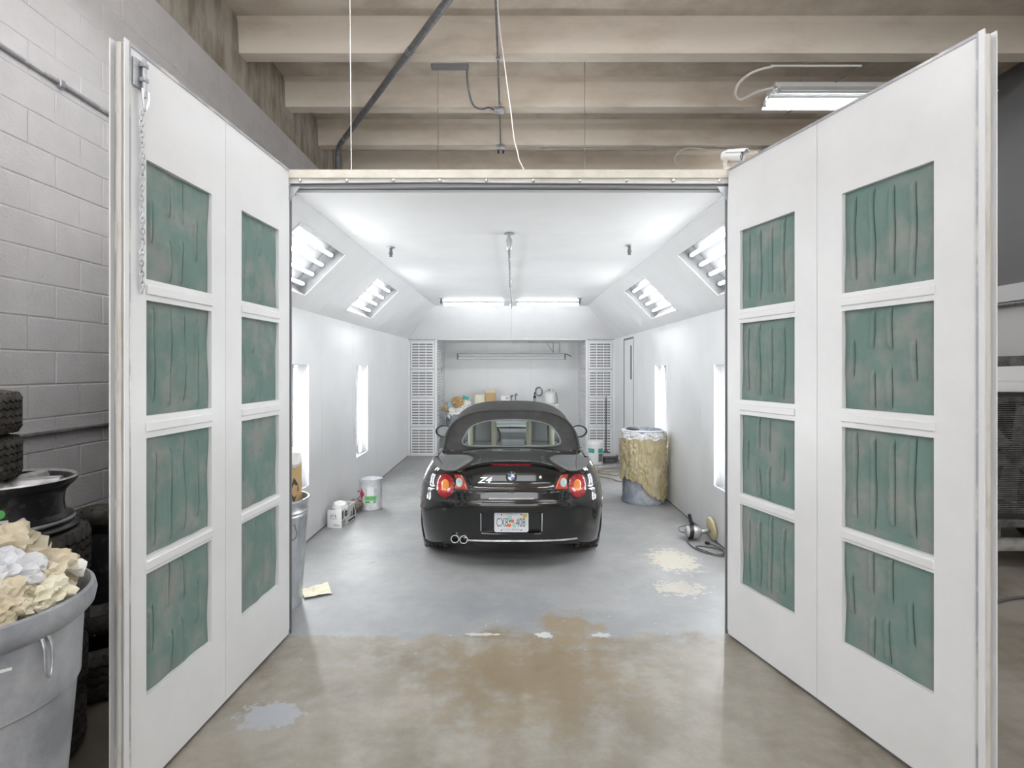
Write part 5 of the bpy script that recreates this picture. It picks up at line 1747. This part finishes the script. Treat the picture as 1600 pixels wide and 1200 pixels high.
for lab, x, h in (('dark spray gun standing on the bench, nearest the white pack', 0.0, 0.20), ('dark spray gun standing on the bench, farther from the white pack', 0.09, 0.23)):
    c = thing('spray_gun', lab, 'spray gun', (x, 12.5, 1.02), group='spray guns on the bench')
    MB().lathe([(0, 0), (0.026, 0), (0.028, 0.05), (0.02, 0.06), (0.012, 0.075)], 16).build('cup', M['steel'], c)
    MB().tube([(0, 0, 0.07), (0, 0, h - 0.06), (0.02, 0, h)], [0.014, 0.014, 0.012], 10).build('grip', M['conduit'], c)
    MB().tube([(-0.03, 0, h - 0.045), (0.05, 0, h - 0.035)], 0.013, 10).build('barrel', M['conduit'], c)
for lab, x, y0 in (('flat grey hand tool lying on the bench', 0.22, 0.915), ('short grey nozzle lying on the bench by the bottle', 0.33, 0.96)):
    c = thing('hand_tool', lab, 'tool', (x, 12.45, 1.02))
    MB().tube([(-0.05, 0, 0.012), (0.03, 0, 0.05)], [0.010, 0.008], 8).build('handle', M['print_grey'], c)
    MB().rbox(0.02, 0.06, -0.012, 0.012, 0.04, 0.066, 0.004, 1).build('tool_head', M['steel'], c)
c = thing('spray_bottle', 'slim black bottle standing on the bench', 'bottle', (0.51, 12.45, 1.02))
MB().lathe([(0, 0), (0.030, 0), (0.031, 0.01), (0.031, 0.15), (0.022, 0.175), (0.014, 0.18), (0.014, 0.20), (0, 0.20)], 18).build('bottle_body', M['black'], c)
MB().lathe([(0.0315, 0.04), (0.0318, 0.042), (0.0318, 0.12), (0.0315, 0.122)], 18).build('bottle_label', M['print_grey'], c)
MB().lathe([(0, 0.25), (0.012, 0.25), (0.016, 0.24), (0.016, 0.205), (0, 0.203)], 14).build('cap', M['print'], c)
c = thing('hose_coil', 'small dark hose coil hanging on the alcove wall', 'hose', (0.62, 12.985, 1.27))
for q in range(3):
    MB().tube([(0.075 * math.cos(a) + 0.004 * q, -0.014 - 0.009 * q, 0.095 * math.sin(a) - 0.006 * q) for a in (2 * PI * k / 28 for k in range(28))], 0.0085, 8, closed=True).build('hose_turn', M['conduit'], c)
MB().tube([(0, 0.014, 0.075), (0, -0.05, 0.075)], 0.007, 8).build('hook', M['steel'], c)
c = thing('gas_cylinder', 'white gas cylinder with a collar standing on the bench', 'gas cylinder', (0.80 + 0.05, 12.45, 1.02))
MB().lathe([(0, 0.0), (0.10, 0.0), (0.125, 0.02), (0.132, 0.05), (0.132, 0.20), (0.12, 0.235), (0.09, 0.255), (0.0, 0.265)], 32).build('tank', M['white'], c, 40)
for a0 in (0.4, 2.6, 4.7):
    MB().lathe([(0.078, 0.25), (0.082, 0.25), (0.082, 0.33), (0.078, 0.33)], 10, a0=a0, a1=a0 + 1.1).build('collar', M['white'], c, 40)
MB().tube([(0, 0, 0.26), (0, 0, 0.30)], 0.014, 10).build('valve', M['steel'], c)
MB().tube([(-0.03, 0, 0.30), (0.03, 0, 0.30)], 0.012, 10).build('valve_wheel', M['black'], c)
MB().tube(smooth_path([(0.12, -0.05, 0.26), (0.145, -0.06, 0.12), (0.15, -0.06, 0.01)]), 0.006, 6).build('gas_hose', M['black'], c)

# ================================================================== LEFT OF THE DOORS
bin_c = Vector((-1.925, 1.95, 0))
c = thing('rubbish_bin', 'big grey plastic bin overflowing with masking paper beside the left door', 'bin', bin_c)
RB, HB = 0.405, 1.0
MB().lathe([(0, 0.0), (0.28, 0.0), (0.30, 0.015), (0.335, 0.45), (0.352, 0.66), (0.362, 0.67), (0.372, 0.90), (0.392, 0.915), (0.405, 0.93), (0.412, 0.965), (0.405, 0.995), (0.392, 1.0), (0.382, 0.985), (0.378, 0.95), (0.365, 0.90), (0.30, 0.05), (0, 0.05)], 72).build('bin_body', M['grey_plastic'], c, 35)
aim = math.atan2(-1.95, 1.9)
tpb = (lambda z: 0.3635 + 0.040 * (z - 0.67))
decal([(aim - 0.05, 0.79), (aim + 0.0, 0.775), (aim + 0.10, 0.81), (aim + 0.24, 0.852), (aim + 0.23, 0.868), (aim + 0.10, 0.83)], 0.37, M['white'], 'paint_mark', c, tpb)
decal([(aim + 0.26, 0.86), (aim + 0.40, 0.852), (aim + 0.40, 0.842), (aim + 0.26, 0.848)], 0.37, M['white'], 'paint_mark', c, tpb)
hl = aim + 0.66
MB().tube(smooth_path([((0.374 + e) * math.cos(hl + a), (0.374 + e) * math.sin(hl + a), z) for a, e, z in ((-0.03, 0.0, 0.905), (-0.035, 0.014, 0.87), (-0.03, 0.016, 0.80), (0.0, 0.018, 0.775), (0.03, 0.016, 0.80), (0.035, 0.014, 0.87), (0.03, 0.0, 0.905))]), 0.0055, 8).build('side_grip', M['galv'], c)
MB().lathe([(0, 0.88), (0.34, 0.90), (0.366, 0.86)], 24).build('rubbish_bed', M['paper_tan'], c)
rh = random.Random(12)
where = ('front', 'side by the door', 'middle', 'back', 'outer side')
kinds = (('paper_ball', 'paper_white', 'white crumpled paper ball'), ('paper_ball', 'paper_tan', 'tan crumpled masking paper'), ('paper_ball', 'paper_cream', 'cream crumpled paper'), ('film_ball', 'film', 'shiny grey crumpled plastic film'))
spots = [(0.05, -0.24, 0, 0.105, 'at the front rim'), (0.16, -0.16, 2, 0.10, 'near the front rim'), (0.25, -0.10, 1, 0.085, 'by the rim nearest the door'), (0.28, 0.02, 2, 0.075, 'by the rim below the door edge'), (0.17, -0.02, 3, 0.105, 'in the middle of the heap'),
         (0.05, -0.08, 0, 0.12, 'on top of the heap'), (0.20, 0.13, 1, 0.095, 'at the back, by the door'), (-0.07, -0.18, 1, 0.11, 'at the front, away from the door'), (-0.08, 0.03, 0, 0.12, 'on the far side of the heap'), (0.06, 0.10, 1, 0.12, 'at the back of the heap'),
         (-0.19, -0.10, 2, 0.10, 'at the outer rim'), (-0.03, 0.20, 2, 0.10, 'against the back rim'), (0.13, -0.26, 1, 0.07, 'wedged under the front rim')]
for i, (x, y, k_, sz, wh) in enumerate(spots):
    nm, m, lab = kinds[k_]
    zz = 0.93 + 0.12 * (1 - (math.hypot(x, y) / 0.32) ** 2) - sz * 0.55
    crumple(nm, M[m], 60 + i, sz, bin_c + Vector((x, y, zz)), lab + ' ' + wh + ' of the grey bin' if 'heap' not in wh else lab + ' ' + wh + ' in the grey bin', 'paper' if 'paper' in nm else 'plastic film', 'crumpled rubbish in the grey bin', flat=0.8, amp=0.85, freq=1.9, sub=4)
shs = [('paper_tan', 0.20, 0.16, (0.17, 0.10, 1.04), (0.5, -0.3, 0.3), 'folded tan paper sheet at the back of the grey bin'), ('paper_tan', 0.16, 0.16, (0.25, -0.03, 0.985), (-0.3, 0.35, 1.1), 'tan paper sheet leaning on the bin rim by the door'),
       ('paper_cream', 0.18, 0.12, (0.21, -0.12, 1.0), (0.2, 0.3, 0.2), 'cream paper strip lying by the bin rim'), ('paper_white', 0.12, 0.05, (0.28, 0.15, 1.04), (0.1, 0.1, 0.2), 'short white paper strip sticking out at the back of the bin'),
       ('paper_cream', 0.18, 0.14, (0.10, 0.14, 1.08), (0.6, 0.2, 0.9), 'curled cream paper on top of the heap'), ('paper_tan', 0.22, 0.16, (0.0, 0.04, 1.10), (0.3, 0.1, 0.4), 'broad tan paper sheet on top of the heap'),
       ('paper_white', 0.16, 0.12, (0.10, -0.15, 1.035), (-0.1, 0.1, 0.2), 'white paper sheet lying over the front of the heap')]
for i, (m, w, h, p, rt_, lab) in enumerate(shs):
    o = sheet('paper_sheet', M[m], 80 + i, w, h, bin_c + Vector(p), rt_, 0.07, 7)
    tag(o, lab, 'paper', 'paper sheets in the grey bin')
o = MB().rbox(-0.13, 0.13, -0.07, 0.07, -0.004, 0.02, 0.004, 1, Matrix.Translation(bin_c + Vector((-0.02, 0.16, 1.13))) @ Matrix.Rotation(-0.45, 4, 'Y') @ Matrix.Rotation(0.35, 4, 'X') @ Matrix.Rotation(0.5, 4, 'Z')).build('plastic_tray', M['film'], None)
tag(o, 'flat grey plastic tray stuck in the heap of paper', 'tray')


def tyre(name, label, loc, R, w, r_in, rot=(0, 0, 0), zig=True, group=None):
    c = thing(name, label, 'tyre', loc, group=group)
    c.rotation_euler = rot
    h = w / 2
    prof = [(r_in, -h * 0.72), (r_in + 0.012, -h * 0.86), ((R + r_in) / 2, -h), (R - 0.03, -h * 0.93), (R - 0.008, -h * 0.80)]
    gi = set()
    for g in (-0.5, -0.17, 0.17, 0.5):
        for dz, dr in ((-0.05, 0), (-0.03, -0.010), (0.03, -0.010), (0.05, 0)):
            gi.add(len(prof))
            prof.append((R + dr, h * (g + dz)))
    prof += [(R - 0.008, h * 0.80), (R - 0.03, h * 0.93), ((R + r_in) / 2, h), (r_in + 0.012, h * 0.86), (r_in, h * 0.72), (r_in + 0.02, h * 0.6), (R - 0.03, h * 0.5), (R - 0.03, -h * 0.5), (r_in + 0.02, -h * 0.6), (r_in, -h * 0.72)]

    def wob(an, i, r, z):
        if zig and i in gi:
            t = (an * 44 / (2 * PI)) % 1.0
            z += (abs(t - 0.5) * 4 - 1) * h * 0.055
        return r, z
    MB().lathe(prof, 176, wob=wob).build('casing', M['rubber'], c, 45)
    lug = MB()
    for k in range(44):
        a = 2 * PI * k / 44
        for s in (-1, 1):
            lug.tube([((R - 0.003) * math.cos(a), (R - 0.003) * math.sin(a), s * h * 0.60), ((R - 0.018) * math.cos(a + 0.04), (R - 0.018) * math.sin(a + 0.04), s * h * 0.90)], 0.006, 4)
    q = lug.build('shoulder_lugs', M['rubber'], c, 30)
    q['kind'] = 'stuff'
    return c


ST = Vector((-2.33, 2.60, 0))
for k in range(4):
    tyre('tyre', ('worn black tyre at the bottom of the stack under the bare rim', 'second tyre from the floor in the stack under the bare rim', 'third tyre from the floor in the stack under the bare rim', 'topmost tyre of the stack, directly under the bare rim')[k],
         ST + Vector((0.0, 0.01 * k, 0.134 + 0.262 * k)), 0.315, 0.262, 0.20, group='tyres stacked under the bare rim')
zr = 1.05
c = thing('wheel_rim', 'bare dusty black wheel rim lying on a tyre stack behind the bin', 'wheel rim', ST + Vector((0, 0, zr)))
MB().lathe([(0.272, 0.0), (0.285, 0.004), (0.288, 0.014), (0.276, 0.022), (0.262, 0.030), (0.270, 0.045), (0.266, 0.06), (0.235, 0.075), (0.230, 0.12), (0.236, 0.17), (0.255, 0.195), (0.268, 0.205), (0.280, 0.222), (0.284, 0.236), (0.276, 0.242), (0.262, 0.232), (0.245, 0.205), (0.218, 0.17), (0.212, 0.12), (0.215, 0.06), (0.25, 0.01), (0.272, 0.0)], 64).build('barrel', M['rim_black'], c, 35)
MB().lathe([(0.268, 0.036), (0.273, 0.045), (0.268, 0.054)], 64).build('scuffed_bead', M['rim_dust'], c, 40)
MB().lathe([(0.264, 0.2345), (0.276, 0.244), (0.2845, 0.238)], 64).build('scuffed_flange', M['rim_dust'], c, 40)
for k in range(5):
    a = 2 * PI * k / 5 + 0.3
    MB().tube([(0.04 * math.cos(a), 0.04 * math.sin(a), 0.20), (0.235 * math.cos(a), 0.235 * math.sin(a), 0.215)], [0.045, 0.032], 8).build('spoke', M['rim_dust'], c)
MB().lathe([(0, 0.225), (0.05, 0.225), (0.065, 0.20), (0.06, 0.14), (0, 0.14)], 24).build('hub', M['rim_dust'], c)
aim = math.atan2(-2.6, 2.33)
decal(ell(aim - 0.02, 0.125, 0.08, 0.020, 18), 0.2365, M['print_green'], 'green_sticker', c)
decal(quad(aim - 0.04, aim + 0.10, 0.085, 0.098), 0.2365, M['plate_white'], 'white_tag', c)
tyre('kart_tyre', 'upper small zigzag-tread tyre on top of the bare rim', (-2.49, 2.50, 1.598), 0.262, 0.20, 0.14, group='small tyres on the rim')
tyre('kart_tyre', 'lower small zigzag-tread tyre resting on the bare rim', (-2.485, 2.515, 1.393), 0.250, 0.20, 0.14, group='small tyres on the rim')
tyre('flat_tyre', 'wide tyre lying on the floor under the standing wheel', (-2.42, 3.31, 0.135), 0.35, 0.265, 0.22)
c = tyre('standing_wheel', 'large mounted wheel standing upright against the block wall', (-2.41, 3.32, 0.632), 0.365, 0.225, 0.25, (PI / 2 - 0.10, 0, 0.42))
MB().lathe([(0.25, -0.085), (0.262, -0.095), (0.24, -0.07), (0.225, 0.0), (0.20, 0.03), (0.07, 0.045), (0.0, 0.05)], 48).build('rim_face', M['rim_black'], c, 40)
MB().lathe([(0.25, 0.085), (0.262, 0.095), (0.24, 0.07), (0.20, 0.035), (0.07, 0.06), (0.0, 0.065)], 48).build('rim_disc', M['rim_black'], c, 40)
# pipes clipped to the block wall
for lab, z, y0, y1, r in (('thin grey conduit clipped high on the block wall', 3.56, 0.9, 5.6, 0.014), ('thin dark conduit low on the block wall behind the tyres', 1.41, 2.3, 6.0, 0.013)):
    c = thing('wall_conduit', lab, 'conduit')
    MB().tube([(XL + r, y0, z), (XL + r, y1, z)], r, 10).build('pipe_run', M['edge_grey'] if z > 2 else M['conduit'], c)
    y = 3.52 if z > 2 else 3.2
    while y < y1:
        MB().rbox(XL, XL + 0.032, y - 0.02, y + 0.02, z - 0.03, z + 0.02, 0.004, 1).build('pipe_clip', M['galv'], c)
        y += 1.3

# ================================================================== RIGHT OF THE DOORS: front of a stripped lorry
c = thing('lorry_front', 'stripped lorry front with an exposed dusty black radiator and fan', 'lorry', (4.15, 5.20, 0))
MB().plate([0.0, 1.5], [0.42, 1.58], [(0.03, 1.47, 0.46, 1.54)], -0.10, -0.05, frame((0, 0, 0), (1, 0, 0), (0, 0, 1))).build('radiator_frame', M['radiator'], c, None)
fins = MB()
for k in range(56):
    z = 0.44 + k * 0.0198
    fins.box(0.005, 1.495, 0.055, 0.075, z, z + 0.009)
fo = fins.build('radiator_fins', M['dirty_black'], c, None)
fo['kind'] = 'stuff'
for x in (0.22, 0.62, 1.02):
    MB().tube([(x, 0.044, 0.44), (x, 0.044, 1.57)], 0.004, 6).build('radiator_stay', M['shroud'], c)
fan = (0.55, 0.125, 1.0)
for k in range(6):
    a = k * PI / 3 + 0.35
    d_ = Vector((math.cos(a), 0, math.sin(a)))
    t_ = Vector((-math.sin(a), 0, math.cos(a)))
    f0 = Vector(fan)
    P = [f0 + d_ * 0.08 - t_ * 0.06, f0 + d_ * 0.44 - t_ * 0.10, f0 + d_ * 0.46 + t_ * 0.08 + Vector((0, -0.03, 0)), f0 + d_ * 0.08 + t_ * 0.05 + Vector((0, -0.02, 0))]
    Q = [p + Vector((0, 0.012, 0)) for p in P]
    MB().add(P + Q, [(0, 1, 2, 3), (7, 6, 5, 4), (0, 4, 5, 1), (1, 5, 6, 2), (2, 6, 7, 3), (3, 7, 4, 0)]).build('fan_blade', M['shroud'], c, None)
MB().lathe([(0, 0.03), (0.09, 0.03), (0.10, 0.0), (0.10, -0.03), (0, -0.03)], 24, frame((fan[0], 0.125, fan[2]), (1, 0, 0), (0, 0, 1))).build('fan_hub', M['dirty_black'], c)
MB().lathe([(0.50, -0.02), (0.50, 0.03), (0.56, 0.03), (0.56, -0.02)], 48, frame((fan[0], 0.125, fan[2]), (1, 0, 0), (0, 0, 1))).build('fan_ring', M['shroud'], c)
MB().rbox(-0.02, 1.52, 0.0, 0.16, 1.575, 1.68, 0.03, 2).build('bonnet_ledge', M['wall_white'], c)
MB().prism([(0.0, 0.0), (1.5, 0.0), (1.5, 0.34), (0.36, 0.26)], frame((0.0, 0.22, 1.64), (1, 0, 0), (0, 0.25, 1)), -0.02, 0.0).build('wing_panel', M['dirty_black'], c, None)
MB().prism([(0.10, 0.0), (1.5, 0.0), (1.5, 0.20), (0.45, 0.16)], frame((0.0, 0.16, 1.66), (1, 0, 0), (0, 0.35, 1)), -0.02, 0.0).build('bonnet_panel', M['wall_white'], c, None)
MB().rbox(0.0, 1.5, -0.02, 0.10, 0.345, 0.415, 0.01, 1).build('cross_member', M['dirty_black'], c)
MB().rbox(0.0, 1.45, -0.12, 0.0, 0.16, 0.26, 0.02, 2).build('bumper_bar', M['shroud'], c)
for x in (0.15, 0.95):
    MB().rbox(x, x + 0.16, -0.02, 1.6, 0.24, 0.36, 0.01, 1).build('chassis_rail', M['dirty_black'], c)
MB().box(0.05, 1.5, 0.19, 1.6, 0.42, 1.55).build('engine_block', M['radiator'], c, None)
for x in (0.12, 1.36):
    MB().lathe([(0.10, -0.1), (0.22, -0.11), (0.30, -0.09), (0.32, -0.06), (0.32, 0.06), (0.30, 0.09), (0.22, 0.11), (0.10, 0.1)], 40, frame((x, 0.75, 0.32), (0, 1, 0), (0, 0, 1))).build('tyre', M['rubber'], c)
o = MB().tube(smooth_path([(3.4, 4.2, 0.012), (4.0, 4.45, 0.012), (4.6, 4.35, 0.012), (5.6, 4.7, 0.012)]), 0.011, 8).build('floor_cable', M['cord'])
tag(o, 'dark cable lying across the floor in front of the lorry', 'cable')
